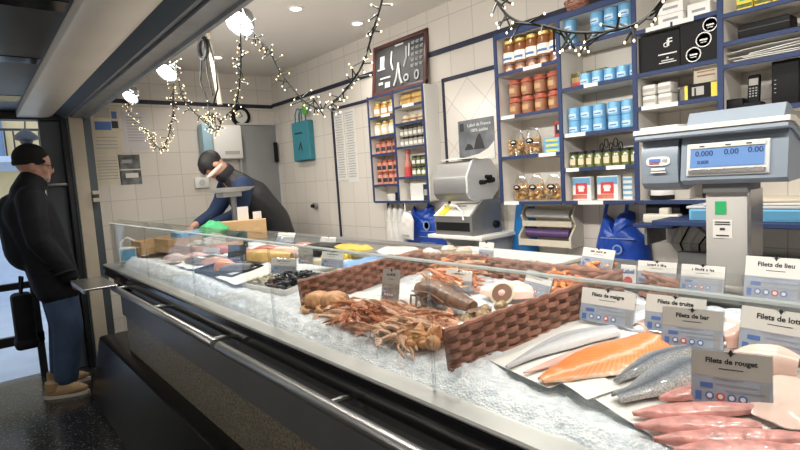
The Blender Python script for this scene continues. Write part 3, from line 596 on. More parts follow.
t = thing('router_box', 'tall black router box standing to the right of the cordless phone', 'router', (-.57,2.37,1.5555)); b = MB(); b.box((0,0,.0825), (.085,.07,.165), bev=.006); b.build('casing', MT['blackm'], t)
for k in range(4): b = MB(); b.box((-.03,-.0355,.05+k*.015), (.006,.001,.003)); b.build('status_light', MT['gink'], t)
t = thing('cordless_phone', 'black cordless phone upright in its charging cradle', 'phone', (-.675,2.36,1.5555)); b = MB(); b.box((0,0,.014), (.065,.06,.028), bev=.008); b.build('cradle', MT['blackm'], t)
b = MB(); M = Matrix.Translation((0,.005,.075)) @ Matrix.Rotation(-.12,4,'X'); b.box((0,0,0), (.042,.022,.115), M, bev=.008); hs = b.build('handset', MT['blackm'], t)
b = MB(); b.box((0,-.0115,.028), (.030,.001,.026), M); b.build('phone_screen', MT['tgrey'], hs)
b = MB()
for i in range(3):
    for j in range(4): b.box((-.010+i*.010,-.0115,.004-j*.010), (.006,.001,.005), M)
b.build('keypad', MT['gink'], hs)
t = thing('card_terminal', 'small black box left of the cordless phone', 'box', (-.735,2.36,1.5555)); b = MB(); b.box((0,0,.024), (.065,.06,.048), bev=.006); b.build('casing', MT['blackm'], t)
b = MB(); b.tube([(-.44,2.38,1.566),(-.43,2.35,1.60),(-.425,2.40,1.63),(-.435,2.42,1.60),(-.44,2.36,1.57),(-.43,2.39,1.566)], .006, 6); tag(b.build('coiled_cable', MT['blackm']), 'tangled black cable right of the tall black router', 'cable')
# ------------------------------------------------------------------ small shelf of jars
s1 = thing('jar_cabinet', 'narrow open wall cabinet with blue edges holding small jars, under the knot picture', 'cabinet', (0,0,0))
A0, A1, AM, AF, AZ0, AZ1 = -3.157, -2.555, -2.863, 2.38, 1.217, 1.985
for x in (A0,AM,A1): p = panel('upright', (x,(AF+YB)/2,(AZ0+AZ1)/2), (.014,YB-AF-.002,AZ1-AZ0), s1); edge((x,AF-.003,(AZ0+AZ1)/2), (.018,.007,AZ1-AZ0+.016), p)
sl1, sl2 = [1.217,1.34,1.567,1.70,1.838,1.985], [1.217,1.385,1.595,1.758,1.874,1.985]
for (x0, x1, zz) in ((A0,AM,sl1),(AM,A1,sl2)):
    for z in zz: p = panel('shelf_board', ((x0+x1)/2,(AF+YB)/2,z-.006), (x1-x0-.014,YB-AF-.004,.011), s1); edge(((x0+x1)/2,AF-.003,z-.006), (x1-x0-.014,.007,.016), p)
b = MB(); b.box((A1+.012,(AF+YB)/2,(AZ0+AZ1)/2), (.008,YB-AF,AZ1-AZ0)); b.build('side_cheek', MT['white'], s1, smooth=0)
for x, z, w in ((-2.95,1.838,.10),(-2.70,1.874,.12)): b = MB(); b.box((x,AF-.008,z-.004), (w,.003,.02)); b.build('price_strip', MT['paper'], s1, smooth=0)
def small_jar(name, m, lid, h, rr, label):
    r = thing(name, '-', 'jar'); b = MB(); b.lathe([(rr*.8,0),(rr,.004),(rr,h*.72),(rr*.82,h*.82)], n=14); b.build('jar_body', m, r)
    b = MB(); b.lathe([(rr*.86,h*.82),(rr*.88,h*.84),(rr*.88,h*.98),(0,h)], n=14); b.build('lid', lid, r)
    b = MB(); b.sheet(lambda u, v: ((rr+.0006)*math.sin((u-.5)*1.8), -(rr+.0006)*math.cos((u-.5)*1.8), h*(.2+.34*v)), 5, 1); b.build('label', label, r); return r
r = small_jar('cream_sauce_jar', MT['amber'], MT['gold'], .098, .038, MT['paper'])
goods(r, [(-3.08+i*.085, 2.42, 1.8385, nth(i,3)) for i in range(3)], 'amber jar with gold lid, %s on the cabinet top left shelf', 'amber jars top left')
r = small_jar('cream_jar', MT['creamj'], MT['gold'], .098, .037, MT['paper'])
goods(r, [(-3.09+i*.083, 2.42, 1.7005, nth(i,3)) for i in range(3)], 'cream coloured jar with gold lid, %s on the second left cabinet shelf', 'cream jars')
r = small_jar('pink_jar', MT['pinkj'], MT['redlid'], .088, .029, MT['dlid'])
sp = [(-3.105+i*.066, 2.42, 1.5675, (nth(i,4), 'on the third left cabinet shelf')) for i in range(4)]
sp += [(-3.105+i*.066, 2.42, 1.3405+k*.09, (nth(i,4), 'in the %s tier, fourth left cabinet shelf' % ('upper' if k else 'lower'))) for k in (0,1) for i in range(4)]
goods(r, sp, 'pink jar with red lid, %s %s', 'pink spread jars')
r = small_jar('dressing_jar', MT['oyster'], MT['dlid'], .066, .022, MT['twhite'])
sp = [(-2.825+i*.047, 2.42, 1.5955+k*.068, (nth(i,6), 'upper' if k else 'lower')) for k in (0,1) for i in range(6)]
goods(r, sp, 'small grey jar with dark lid, %s of the %s tier in the cabinet', 'small grey jars')
r = small_jar('mustard_jar', MT['olive'], MT['dlid'], .07, .022, MT['twhite'])
sp = [(-2.715+i*.047, 2.42, 1.3855+k*.072, (nth(i,3), 'upper' if k else 'lower')) for k in (0,1) for i in range(3)]
goods(r, sp, 'small olive jar, %s of the %s tier beside the red bottle', 'small olive jars')
t = thing('red_bottle', 'clear bottle with red filling standing left of the small olive jars', 'bottle', (-2.79,2.42,1.3855)); b = MB(); b.lathe([(.024,0),(.026,.004),(.026,.07)], n=14); b.build('red_filling', MT['rink'], t)
b = MB(); b.lathe([(.0262,.07),(.026,.10),(.012,.13),(.011,.16)], n=14); b.build('bottle_neck', MT['pinkj'], t); b = MB(); b.lathe([(.013,.16),(.013,.18),(0,.181)], n=14); b.build('cap', MT['rink'], t)
for i in range(2):
    b = MB(); x0 = -2.835+i*.125
    b.tube([(x0,2.43,1.8745+.022),(x0+.01,2.43,1.8745+.024),(x0+.11,2.43,1.8745+.024),(x0+.12,2.43,1.8745+.022)], [.006,.022,.022,.006], 12)
    tag(b.build('breadstick_pack', MT['smoked']), 'golden roll of biscuits, %s one on the cabinet top right shelf' % ('left','right')[i], 'biscuits', 'golden biscuit rolls')
for i in range(2):
    b = MB(); x0 = -2.84+i*.12; b.tube([(x0,2.44,1.8745+.066),(x0+.01,2.44,1.8745+.066),(x0+.11,2.44,1.8745+.066),(x0+.12,2.44,1.8745+.066)], [.006,.020,.020,.006], 12); tag(b.build('breadstick_pack', MT['smoked']), 'golden roll of biscuits, %s one on top of the pair in the cabinet' % ('left','right')[i], 'biscuits', 'golden biscuit rolls')
for i in range(3):
    t = thing('shell_tin', 'round cream shell with orange stripes, %s on the second right cabinet shelf' % nth(i,3), 'shell', (-2.78+i*.08,2.43,1.7585)); b = MB()
    b.lathe([(.02,0),(.036,.01),(.038,.03),(.024,.05),(0,.056)], n=16); b.build('shell_body', MT['creamj'], t); b = MB(); b.lathe([(.0375,.016),(.039,.022),(.0385,.028)], n=16); b.build('stripe', MT['terra'], t)
    t['group'] = 'cream shells'
pack('dark_booklet', 'dark blue printed booklet at right on the bottom cabinet shelf', 'booklet', (-2.605,2.42,1.2175), (.07,.02,.11), MT['dlid'], [(0,.0,.05,.04,MT['gink'])])
pack('white_card', 'plain white card at the left of the dark booklet', 'card', (-2.74,2.46,1.2175), (.17,.01,.13), MT['paper'])
t = thing('white_dish', 'white round dish leaning on the bottom left cabinet shelf', 'dish', (-2.985,2.43,1.2175)); b = MB(); b.lathe([(0,.0),(.03,0),(.045,.018),(.047,.05),(.044,.05),(.042,.02),(0,.006)], n=18); b.build('dish_bowl', MT['white'], t); b = MB(); b.box((.05,0,.03), (.03,.04,.06), bev=.006); b.build('dark_handle', MT['blackm'], t)
# ------------------------------------------------------------------ knot picture
t = thing('knot_picture', 'framed dark picture of sailor knots and a boat leaning above the jar cabinet', 'picture', (-2.89,2.455,2.0), rot=(-.12,0,0))
b = MB(); W, Hh = .60, .37
b.box((0,0,.012), (W,.025,.028), bev=.004); b.box((0,0,Hh-.012), (W,.025,.028), bev=.004); b.box((-W/2+.014,0,Hh/2), (.028,.025,Hh), bev=.004); b.box((W/2-.014,0,Hh/2), (.028,.025,Hh), bev=.004); b.build('picture_frame', MT['frame'], t)
b = MB(); b.box((0,.004,Hh/2), (W-.05,.008,Hh-.05)); b.build('dark_backing', MT['chalk'], t, smooth=0)
b = MB(); F = -.004
for (x, z, w, h) in ((-.19,.24,.05,.09),(-.2,.19,.09,.010),(-.15,.12,.12,.012),(-.2,.085,.05,.02),(-.12,.065,.06,.04),(0,.33,.09,.012),(.11,.27,.012,.09)): b.box((x,F,z), (w,.003,h))
for i in range(3):
    for j in range(5): b.tube([(.15+i*.045+.014*math.cos(a),F,.15+j*.04+.011*math.sin(2*a)) for a in [k*.7 for k in range(9)]], .0035, 4)
for s_ in (-1,1): b.tube([(0,F,.20),(s_*.022,F,.09),(s_*.045,F,.045)], .010, 5)
for s_ in (-1,1): b.tube([(s_*.08,F,.30),(s_*.085,F,.22),(s_*.06,F,.16)], .008, 5)
b.tube([(.09+.022*math.cos(a),F,.08+.022*math.sin(a)) for a in [k*.52 for k in range(12)]], .006, 5, closed=True); b.tube([(.2+.02*math.cos(a),F,.08+.03*math.sin(a)) for a in [k*.52 for k in range(12)]], .006, 5, closed=True)
b.build('rope_knots', MT['lgrey'], t)
# ------------------------------------------------------------------ papers and fittings on the walls
t = thing('price_list', 'tall white two-column price list taped to the wall by the blue rail', 'notice', (-3.66,YB,1.68))
b = MB(); b.box((-.085,-.0015,0), (.135,.003,.58)); b.box((.075,-.0015,-.01), (.15,.002,.60)); b.build('list_sheet', MT['twhite'], t, smooth=0)
b = MB()
for i in range(26): b.box((-.085,-.0042,.265-i*.021), (.11-.03*(i % 3)*.5,.001,.005)); b.box((.075,-.0042,.265-i*.021), (.12-.04*(i % 4)*.3,.001,.005))
b.build('printed_rows', MT['gink'], t)
t = thing('wall_poster', 'dark sea poster with white headline above the slicing machine', 'poster', (-2.21,YB-.008,1.59))
b = MB(); b.box((0,0,0), (.295,.003,.255)); b.build('poster_sheet', mat('poster_print', (.13,.14,.155), .4, var=.5, vs=9), t, smooth=0)
text('headline', 'Label de France', .030, MT['wink'], t, facing_y(.03,-.003,.092)); text('headline', '100% qualite', .028, MT['wink'], t, facing_y(.03,-.003,.058))
b = MB(); b.prism([(-.02,-.06),(.0,.0),(.02,.03),(.035,.035),(.05,.0),(.07,-.06)], 0, .0015, facing_y(0,-.0015,0)); b.prism([(-.1,-.06),(-.07,-.02),(-.04,-.03),(-.02,-.06)], 0, .0015, facing_y(0,-.0015,0)); b.build('fisherman_shape', MT['ink'], t)
b = MB(); b.prism([(-.147,-.127),(.147,-.127),(.147,-.02),(.10,-.06),(.02,-.09),(-.147,-.112)], 0, .0012, facing_y(0,-.0016,0)); b.build('white_wave', MT['twhite'], t)
b = MB(); b.box((-.115,-.0025,.085), (.035,.001,.05)); b.build('corner_logo', MT['dlid'], t)
t = thing('teal_paper_bag', 'teal paper bag with black print hanging on the tiled wall', 'bag', (-4.32,YB,1.60))
b = MB(); b.box((0,-.0275,.18), (.31,.055,.36), bev=.006, seg=1); b.build('bag_body', MT['bag_teal'], t, smooth=0)
for y in (-.01,-.05): b = MB(); b.tube([(-.08,y,.355),(-.075,y,.43),(-.04,y,.475),(.0,y,.475),(.04,y,.43),(.045,y,.355)], .007, 6); b.build('bag_handle', MT['bag_teal'], t)
b = MB(); b.box((-.03,-.0585,.255), (.13,.001,.012)); b.prism([(-.03,.10),(-.01,.10),(.015,.155),(.03,.11),(.05,.085),(.035,.15),(.02,.175)], 0, .001, facing_y(-.02,-.058,0)); b.build('black_print', MT['ink'], t)
t = thing('green_ornament', 'bright green round ornament hanging over the teal bag handle', 'ornament', (-4.22,YB-.045,2.055)); b = MB(); b.ell((0,0,0), (.042,.018,.05)); b.build('leaf_disc', mat('leaf_green', (.10,.36,.05), .5), t); b = MB(); b.cyl((0,0,.048), (0,.042,.075), .003, n=6); b.build('hook', MT['steel'], t)
def notice(label, y, z, w, h, m, deco, name='notice_sheet', cat='notice'):
    t = thing(name, label, cat, (XF,y,z)); b = MB(); b.box((.0015,0,0), (.003,w,h)); b.build('sheet', m, t, smooth=0)
    for (dy, dz, ww, hh, mm) in deco: b = MB(); b.box((.0042,dy,dz), (.0014,ww,hh)); b.build('printed_block', mm, t, smooth=0)
    return t
rows = lambda n, w, z0, dz: [(0,z0-i*dz,w,.006,MT['gink']) for i in range(n)]
notice('cream notice with dark blue pictures, uppermost on the end wall', .965, 2.03, .215, .21, MT['cream'], [(-.02,.05,.12,.09,MT['tgrey']),(-.02,-.06,.12,.07,MT['bink']),(.07,.03,.04,.06,MT['bink']),(.07,-.05,.05,.06,MT['dlid'])])
notice('plain cream sheet with faint rows below the notice with blue pictures', .96, 1.825, .225, .19, MT['cream'], rows(4,.16,.05,.03))
notice('long cream sheet of rows, lowest left on the end wall', .945, 1.60, .19, .24, MT['cream'], rows(7,.15,.08,.025))
notice('white sheet with lilac rows behind the hanging string lights', 1.19, 1.935, .19, .33, mat('lilac_paper', (.60,.57,.58), .7), rows(9,.13,.11,.025))
notice('dark photo poster of boats, lower right of the cream sheets', 1.115, 1.60, .168, .255, mat('photo_print', (.12,.125,.12), .4, var=.7, vs=14), [(0,.0,.165,.010,MT['twhite']),(.01,-.05,.10,.04,MT['twhite']),(-.02,.07,.08,.03,MT['gink'])])
t = thing('wall_heater', 'white wall dispenser with pale blue side below the round black clock', 'dispenser', (XF,1.90,1.66))
b = MB(); b.box((.07,.05,.16), (.13,.28,.32), bev=.02); b.build('casing', MT['white'], t); b = MB(); b.box((.075,-.14,.17), (.11,.09,.32), bev=.012); b.build('blue_side_tank', mat('pale_blue_tank', (.33,.50,.60), .3), t); b = MB(); b.box((.137,.08,.06), (.004,.14,.03)); b.build('label_strip', MT['tgrey'], t); b = MB(); b.box((.08,-.14,.0), (.06,.06,.05), bev=.01); b.build('green_tap', MT['green'], t)
t = thing('wall_clock', 'small round black wall clock with white face above the grey door', 'clock', (XF,2.145,2.075)); MM = Matrix.Rotation(PI/2,4,'Y')
b = MB(); b.lathe([(.095,0),(.098,.01),(.09,.035),(.066,.035),(.064,.02)], n=28, M=MM); b.build('clock_rim', MT['blackm'], t); b = MB(); b.lathe([(0,.022),(.066,.022),(.066,.018),(0,.018)], n=28, M=MM); b.build('clock_face', MT['twhite'], t)
b = MB(); b.box((.025,.012,.015), (.002,.006,.05), Matrix.Rotation(.5,4,'X')); b.box((.025,0,-.01), (.002,.005,.035), Matrix.Rotation(-.9,4,'X')); b.build('clock_hands', MT['ink'], t)
t = thing('wall_socket', 'white wall socket on the tiled end wall left of the employee', 'socket', (XF,1.71,1.455)); b = MB(); b.box((.012,0,0), (.022,.13,.10), bev=.006); b.build('socket_plate', MT['white'], t); b = MB(); b.lathe([(.03,.024),(.028,.026),(.0,.024)], n=18, M=MM); b.build('socket_well', MT['lgrey'], t)
t = thing('wall_spigot', 'small dark pipe stub on the tiles below the teal bag', 'pipe', (-4.21,YB,1.175)); b = MB(); b.cyl((0,0,0),(0,-.035,0),.028); b.build('pipe_collar', MT['steel_b'], t); b = MB(); b.cyl((0,-.035,0),(0,-.06,0),.016); b.build('pipe_stub', MT['blackm'], t)
# ------------------------------------------------------------------ below the shelves
def puff(b, out, th, M=None, n=6, mi=0, wob=.0):
    k = len(out); cx = sum(p[0] for p in out)/k; cy = sum(p[1] for p in out)/k
    vs, fs = [], []
    for s_ in range(n+1):
        f = 1-s_/n*.98; d = th*math.sqrt(max(0, 1-f*f))
        for i, (x, y) in enumerate(out):
            px, py = cx+(x-cx)*f, cy+(y-cy)*f
            vs.append((px, py, .004+d+wob*noise.noise(V((px*30, py*30, 2)))*(1-f**4)))
    for s_ in range(n):
        for i in range(k): fs.append((s_*k+i, s_*k+(i+1) % k, (s_+1)*k+(i+1) % k, (s_+1)*k+i))
    fs.append(tuple(n*k+i for i in range(k)))
    m0 = len(vs); vs += [(x, y, 0) for x, y in out]
    fs += [(m0+i, m0+(i+1) % k, (i+1) % k, i) for i in range(k)]; fs.append(tuple(m0+i for i in range(k))[::-1])
    b.raw(vs, fs, M, mi)
def dense(out, n=4):
    r = []
    for a, c in zip(out, out[1:]+out[:1]):
        for i in range(n): r.append((a[0]+(c[0]-a[0])*i/n, a[1]+(c[1]-a[1])*i/n))
    return r
t = thing('blue_bag_bundle', 'big royal blue plastic carrier bags with pale print, hung below the tall shelves', 'bag', (-1.27,2.40,.968)); t.scale = (1.12,1,1.06)
o = [(-.16,-.14),(-.155,-.10),(-.13,-.02),(-.105,.07),(-.085,.14),(-.07,.155),(-.045,.135),(-.03,.105),(-.012,.12),(-.005,.16),(.03,.175),(.055,.165),(.06,.13),(.05,.105),(.085,.07),(.115,.05),(.125,-.05),(.13,-.14)]
b = MB(); puff(b, dense(o), .075, facing_y(0,.08,0), wob=.012); b.build('bag_body', MT['bluebag'], t)
b = MB(); F = -.004
b.prism([(.023*math.cos(a)*(1 if i % 2 else .93), .023*math.sin(a)) for i, a in enumerate([k*PI/8 for k in range(16)])], 0, .0012, facing_y(.012,F,.0)); b.build('pale_seal', mat('pale_blue_print', (.22,.32,.55), .5), t)
b = MB(); b.prism([(.016*math.cos(a), .016*math.sin(a)) for a in [k*PI/6 for k in range(12)]], 0, .0012, facing_y(.012,F-.0012,0)); b.build('seal_centre', MT['bluebag'], t)
for z, w in ((.05,.15),(-.045,.15),(-.10,.13)): b = MB(); b.box((.01,F+.006,z), (w,.010,.0035)); b.build('printed_line', bpy.data.materials['pale_blue_print'], t, smooth=0)
b = MB(); b.tube([(-.07,.05,.13),(-.065,.06,.185),(-.06,.07,.216)], .008, 6); b.build('bag_strap', MT['bluebag'], t); b = MB(); b.tube([(.03,.05,.15),(.03,.06,.19),(.03,.07,.216)], .008, 6); b.build('bag_strap', MT['bluebag'], t)
for (x, z) in ((-.055,-.03),(.03,-.085)): b = MB(); b.prism([((.016+.006*(i % 2))*math.cos(i*PI/7), (.016+.006*(i % 2))*math.sin(i*PI/7)) for i in range(14)], 0, .010, facing_y(x,F+.009,z)); b.build('dark_motif', MT['dlid'], t)
t = thing('blue_bag_bundle', 'blue plastic carrier bags hanging below the jar cabinet, left of the slicing machine', 'bag', (-2.72,2.42,1.02))
o = [(-.20,-.15),(-.19,-.02),(-.15,.07),(-.13,.13),(-.11,.155),(-.08,.12),(.0,.13),(.03,.14),(.06,.165),(.10,.15),(.09,.11),(.14,.08),(.19,.03),(.20,-.15)]
b = MB(); puff(b, dense(o), .05, facing_y(0,.07,0), wob=.012); b.build('bag_body', MT['bluebag'], t)
b = MB(); b.lathe([(.030,0),(.034,.003),(.026,.003),(.024,0)], n=18, M=facing_y(.07,.012,.02)); b.build('pale_seal', bpy.data.materials['pale_blue_print'], t)
for z in (-.02,-.06,-.10): b = MB(); b.box((.07,.016,z), (.15,.006,.003)); b.build('printed_line', bpy.data.materials['pale_blue_print'], t, smooth=0)
b = MB(); b.tube([(.06,.05,.15),(.06,.05,.197)], .008, 6); b.build('bag_strap', MT['bluebag'], t)
t = thing('white_bag', 'white carrier bag with small print hung in front of blue bags below the cabinet', 'bag', (-2.80,2.355,1.02)); o = [(-.08,-.07),(-.055,.08),(-.02,.125),(.05,.10),(.075,.06),(.06,-.08)]
b = MB(); puff(b, dense(o), .02, facing_y(0,.03,0), wob=.006); b.build('bag_body', MT['whitebag'], t); b = MB(); b.tube([(-.01,.025,.10),(-.01,.03,.197)], .006, 6); b.build('bag_strap', MT['whitebag'], t); b = MB(); b.box((.0,.007,-.045), (.07,.004,.008)); b.build('printed_name', MT['gink'], t)
for i in range(3):
    t = thing('white_bag_roll', 'white plastic bags hanging in a long bunch, %s one of three below the jar cabinet' % ('left','middle','right')[i], 'bag', (-3.09+i*.065,2.42,1.02), group='white bags in long bunches')
    b = MB(); puff(b, dense([(-.04,-.17),(-.035,.05),(-.02,.14),(.0,.175),(.02,.14),(.033,.05),(.04,-.17)]), .035, facing_y(0,.06,0), wob=.010); b.build('bag_bunch', MT['whitebag'], t)
t = thing('blue_sheet_roll', 'tall bright blue plastic sheet hanging between slicing machine and wrap dispenser', 'sheet', (-1.855,2.44,1.02))
b = MB(); puff(b, dense([(-.12,-.18),(-.055,.20),(.065,.20),(.085,-.18)]), .035, facing_y(0,.05,0), wob=.004); b.build('blue_sheet', MT['bluesheet'], t)
t = thing('wrap_dispenser', 'pale wall dispenser holding a foil roll above a purple film roll', 'dispenser', (-1.66,YB,1.075))
b = MB()
b.box((0,-.008,0), (.31,.012,.215)); 
for x in (-.16,.16): b.prism([(-.0,-.115),(-.125,-.115),(-.125,-.06),(-.07,.0),(-.10,.05),(-.05,.115),(0,.115)], x-.006, x+.006, YZ)
for z, dy in ((.108,-.03),(-.002,-.055),(-.108,-.065)): b.box((0,dy,z), (.31,.09,.012))
b.box((0,-.122,-.095), (.31,.008,.035)); b.box((0,-.095,.012), (.31,.008,.02)); b.build('dispenser_case', MT['beechw'], t, smooth=0)
b = MB(); b.cyl((-.135,-.065,.062), (.135,-.065,.055), .026); b.build('foil_roll', MT['foil'], t); b = MB(); b.cyl((-.135,-.075,-.048), (.135,-.075,-.048), .025); b.build('film_roll', MT['purple'], t)
# slicing machine on its shelf
sh = thing('machine_shelf', 'white wall shelf carrying the steel slicing machine', 'shelf', (-2.13,2.33,1.015)); b = MB(); b.box((0,0,0), (.44,.34,.022), bev=.004); b.build('board', MT['white'], sh)
for x in (-.15,.15): b = MB(); b.prism([(.17,-.01),(-.12,-.01),(.17,-.20)], x-.008, x+.008, YZ); b.build('bracket', MT['lgrey'], sh, smooth=0)
t = thing('slicing_machine', 'stainless steel slicing machine with yellow label on a white wall shelf', 'machine', (-2.13,2.30,1.0265))
def xprof(prof, x0, x1, m, name, par, sm=50): b = MB(); b.prism(prof, x0, x1, YZ); return b.build(name, m, par, sm)
xprof([(-.12,0),(.12,0),(.12,.17),(-.02,.17),(-.12,.11)], -.165, .13, MT['brushed'], 'lower_housing', t, 20)
hood = [(-.122,.245),(-.10,.215),(-.055,.195),(.07,.20),(.125,.25),(.125,.36),(.08,.42),(.06,.43),(-.055,.43),(-.075,.42),(-.118,.345),(-.122,.33)]
xprof(hood, -.16, .11, MT['brushed'], 'hood', t, 30)
xprof([(y*1.06, .30+(z-.30)*1.04) for y, z in hood], .11, .125, MT['lgrey'], 'side_plate', t, 20)
xprof([(-.13,-.0),(.13,0),(.13,.2),(-.03,.2),(-.13,.12)], .13, .145, MT['steel_b'], 'side_plate', t, 20)
b = MB(); b.box((-.02,-.121,.05), (.27,.004,.05)); b.build('feed_slot', MT['blackm'], t, smooth=0)
M = Matrix.Translation((-.018,-.075,.144)) @ Matrix.Rotation(math.radians(31),4,'X'); b = MB(); b.box((0,0,0), (.30,.125,.006), M); fl = b.build('white_flap', MT['twhite'], t, smooth=0)
b = MB(); b.box((-.085,-.01,.005), (.06,.09,.004), M); b.build('yellow_label', MT['yellow'], fl, smooth=0)
b = MB(); b.box((-.06,.0,.16), (.19,.10,.016), bev=.004); b.build('black_guard', MT['blackm'], t); 
for (y, z, rr) in ((-.02,.30,.014),(.05,.31,.018),(.03,.33,.012),(.07,.05,.026)): b = MB(); b.cyl((.125,y,z), (.165,y,z), rr, rr*.8); b.build('knob', MT['blackm'], t)
b = MB(); b.tube([(-.03,-.10,.17),(.02,-.12,.17),(.06,-.12,.14),(.08,-.13,.09)], .006, 8); b.cyl((-.05,-.09,.172),(-.01,-.10,.172), .012); b.build('pull_handle', MT['white'], t)
b = MB(); b.sheet(lambda u, v: (-2.27+.28*u, 2.22+.16*v, 1.4665+.010*math.sin(5*u)*math.sin(4*v)+.008*abs(u-.5)), 16, 8, th=.002); tag(b.build('paper_sheet', MT['paper']), 'crumpled white paper lying on top of the slicing machine hood', 'paper')
# low blue shelf with files, left shelf with printer, cables
t = thing('low_blue_shelf', 'blue bracket shelf behind the scale column holding files', 'shelf', (-.56,2.30,1.135)); b = MB(); b.box((0,0,0), (.80,.38,.02), bev=.003); b.build('board', MT['blue'], t, smooth=0)
for x in (-.25,.16): b = MB(); b.tube([(x,-.14,-.012),(x,.17,-.15),(x,.195,-.16)], .007, 6); b.tube([(x,.19,-.012),(x,.19,-.19)], .007, 6); b.build('bracket', MT['steel_b'], t)
t = thing('small_blue_shelf', 'small blue wall shelf left of the scale column', 'shelf', (-1.02,2.37,1.105)); b = MB(); b.box((0,0,0), (.17,.24,.018), bev=.003); b.build('board', MT['blue'], t, smooth=0); b = MB(); b.box((-.05,.02,-.05), (.012,.19,.08)); b.build('bracket', MT['steel_b'], t, smooth=0)
t = thing('label_printer', 'small dark and ivory label printer on the small blue shelf', 'printer', (-1.01,2.36,1.1145)); b = MB(); b.box((0,.03,.04), (.15,.13,.08), bev=.008); b.build('casing', MT['blackm'], t); b = MB(); b.box((.01,-.055,.02), (.15,.05,.038), bev=.006); b.build('paper_door', MT['ivory'], t); b = MB(); b.box((.02,-.05,.05), (.04,.04,.03), bev=.006); b.build('knob', MT['ivory'], t)
t = thing('blue_binder', 'light blue ring binder lying on the blue shelf behind the scale column', 'binder', (-.60,2.24,1.1455)); b = MB(); b.box((0,0,.022), (.46,.20,.044), bev=.004); b.build('cover', mat('binder_blue', (.13,.40,.62), .5), t); b = MB(); b.box((0,-.101,.022), (.44,.002,.03)); b.build('page_block', mat('binder_shade', (.08,.26,.42), .6), t)
for k in range(3):
    b = MB(); b.box((-.62+.03*k,2.24,1.1905+.0055+.0115*k), (.44-.06*k,.20,.010), bev=.003, rz=.04*k); tag(b.build('paper_folder', (MT['lgrey'],MT['twhite'],MT['cream'])[k]), '%s paper folder, %s of three on the blue binder' % (('grey','white','cream')[k], ('lowest','middle','top')[k]), 'folder', 'folders on the binder')
t = thing('wall_cables', 'thin dark cables dangling on the tiles under the small blue shelf', 'cable', (-.95,2.48,1.0))
for k in range(4): b = MB(); b.tube([(-.05+.05*k,0,.10),(-.09+.04*k,0,.0),(-.02+.02*k,0,-.10-.03*k),(.06,0,-.06),(.12-.02*k,0,.02*k),(.15,0,.09)], .004, 6); b.build('cable', MT['blackm'] if k % 2 else MT['lgrey'], t)
t = thing('steel_sink', 'dark steel sink unit along the back wall right of the scale column', 'sink', (-.45,2.24,0)); b = MB(); b.box((0,0,.89), (1.1,.48,.03), bev=.004); b.box((0,.225,.93), (1.1,.03,.08), bev=.004); b.box((0,.0,.44), (1.06,.44,.86)); b.build('sink_body', MT['steel_b'], t, smooth=0)
b = MB(); b.tube([(-.0,.18,.905),(0,.18,1.02),(0,.13,1.06),(0,.06,1.05),(0,.05,1.02)], .011, 8); b.build('tap', MT['chrome'], t)
t = thing('back_counter', 'low white cabinet along the tiled wall behind the counter', 'cabinet', (-2.1,2.28,0)); b = MB(); b.box((0,0,.40), (2.1,.36,.78), bev=.004); b.build('cabinet_body', MT['white'], t, smooth=0); b = MB(); b.box((0,-.01,.80), (2.12,.40,.025), bev=.004); b.build('cabinet_top', MT['steel_b'], t, smooth=0)
# ------------------------------------------------------------------ scale in the foreground
t = thing('shop_scale', 'large grey shop scale on a pale column with blue lit display', 'scale', (-.49,1.54,1.0355))
b = MB(); b.box((0,.0,.13), (.098,.09,.26), bev=.006); b.box((0,0,.006), (.16,.14,.012), bev=.003); b.build('column', MT['column'], t)
b = MB(); b.box((.052,.0,.13), (.008,.092,.26)); b.build('column_trim', MT['steel'], t, smooth=0)
b = MB(); b.box((.0,-.005,.268), (.105,.10,.03), bev=.004); b.build('neck', mat('neck_grey', (.13,.135,.14), .5), t)
# customer display head: profile y,z
hp = [(-.075,.290),(-.055,.278),(.06,.283),(.17,.298),(.18,.318),(.17,.332),(-.055,.405),(-.062,.392)]
xprof(hp, -.098, .137, MT['grey'], 'display_head', t, 20)
tl = math.atan2(.013, .10); MS = Matrix.Translation((.010,-.0705,.342)) @ Matrix.Rotation(-tl,4,'X')
b = MB(); b.box((0,0,.0), (.185,.006,.083), MS, bev=.002); hd = b.build('display_bezel', MT['lgrey'], t, smooth=0)
b = MB(); b.box((0,-.0035,.003), (.165,.002,.046), MS); b.build('display_screen', MT['lcd'], hd, smooth=0)
b = MB(); b.box((0,-.0045,-.031), (.172,.004,.012), MS, bev=.001); b.build('silver_strip', MT['steel'], hd, smooth=0); b = MB(); b.box((0,-.0045,.033), (.168,.003,.009), MS); b.build('legend_strip', MT['ivory'], hd, smooth=0)
def lcd(s_, x, z, size): text('display_digits', s_, size, MT['lcdt'], hd, MS @ facing_y(x,-.0048,z), bold=.0002)
lcd('0.000', -.050, .014, .019); lcd('0.00', .012, .015, .019); lcd('0.00', .064, .016, .019); lcd('0.000', -.052, -.008, .012)
for x in (-.055,.005,.05): b = MB(); b.box((x,-.0063,.033), (.012,.001,.003), MS); b.build('legend_mark', MT['ink'], hd, smooth=0)
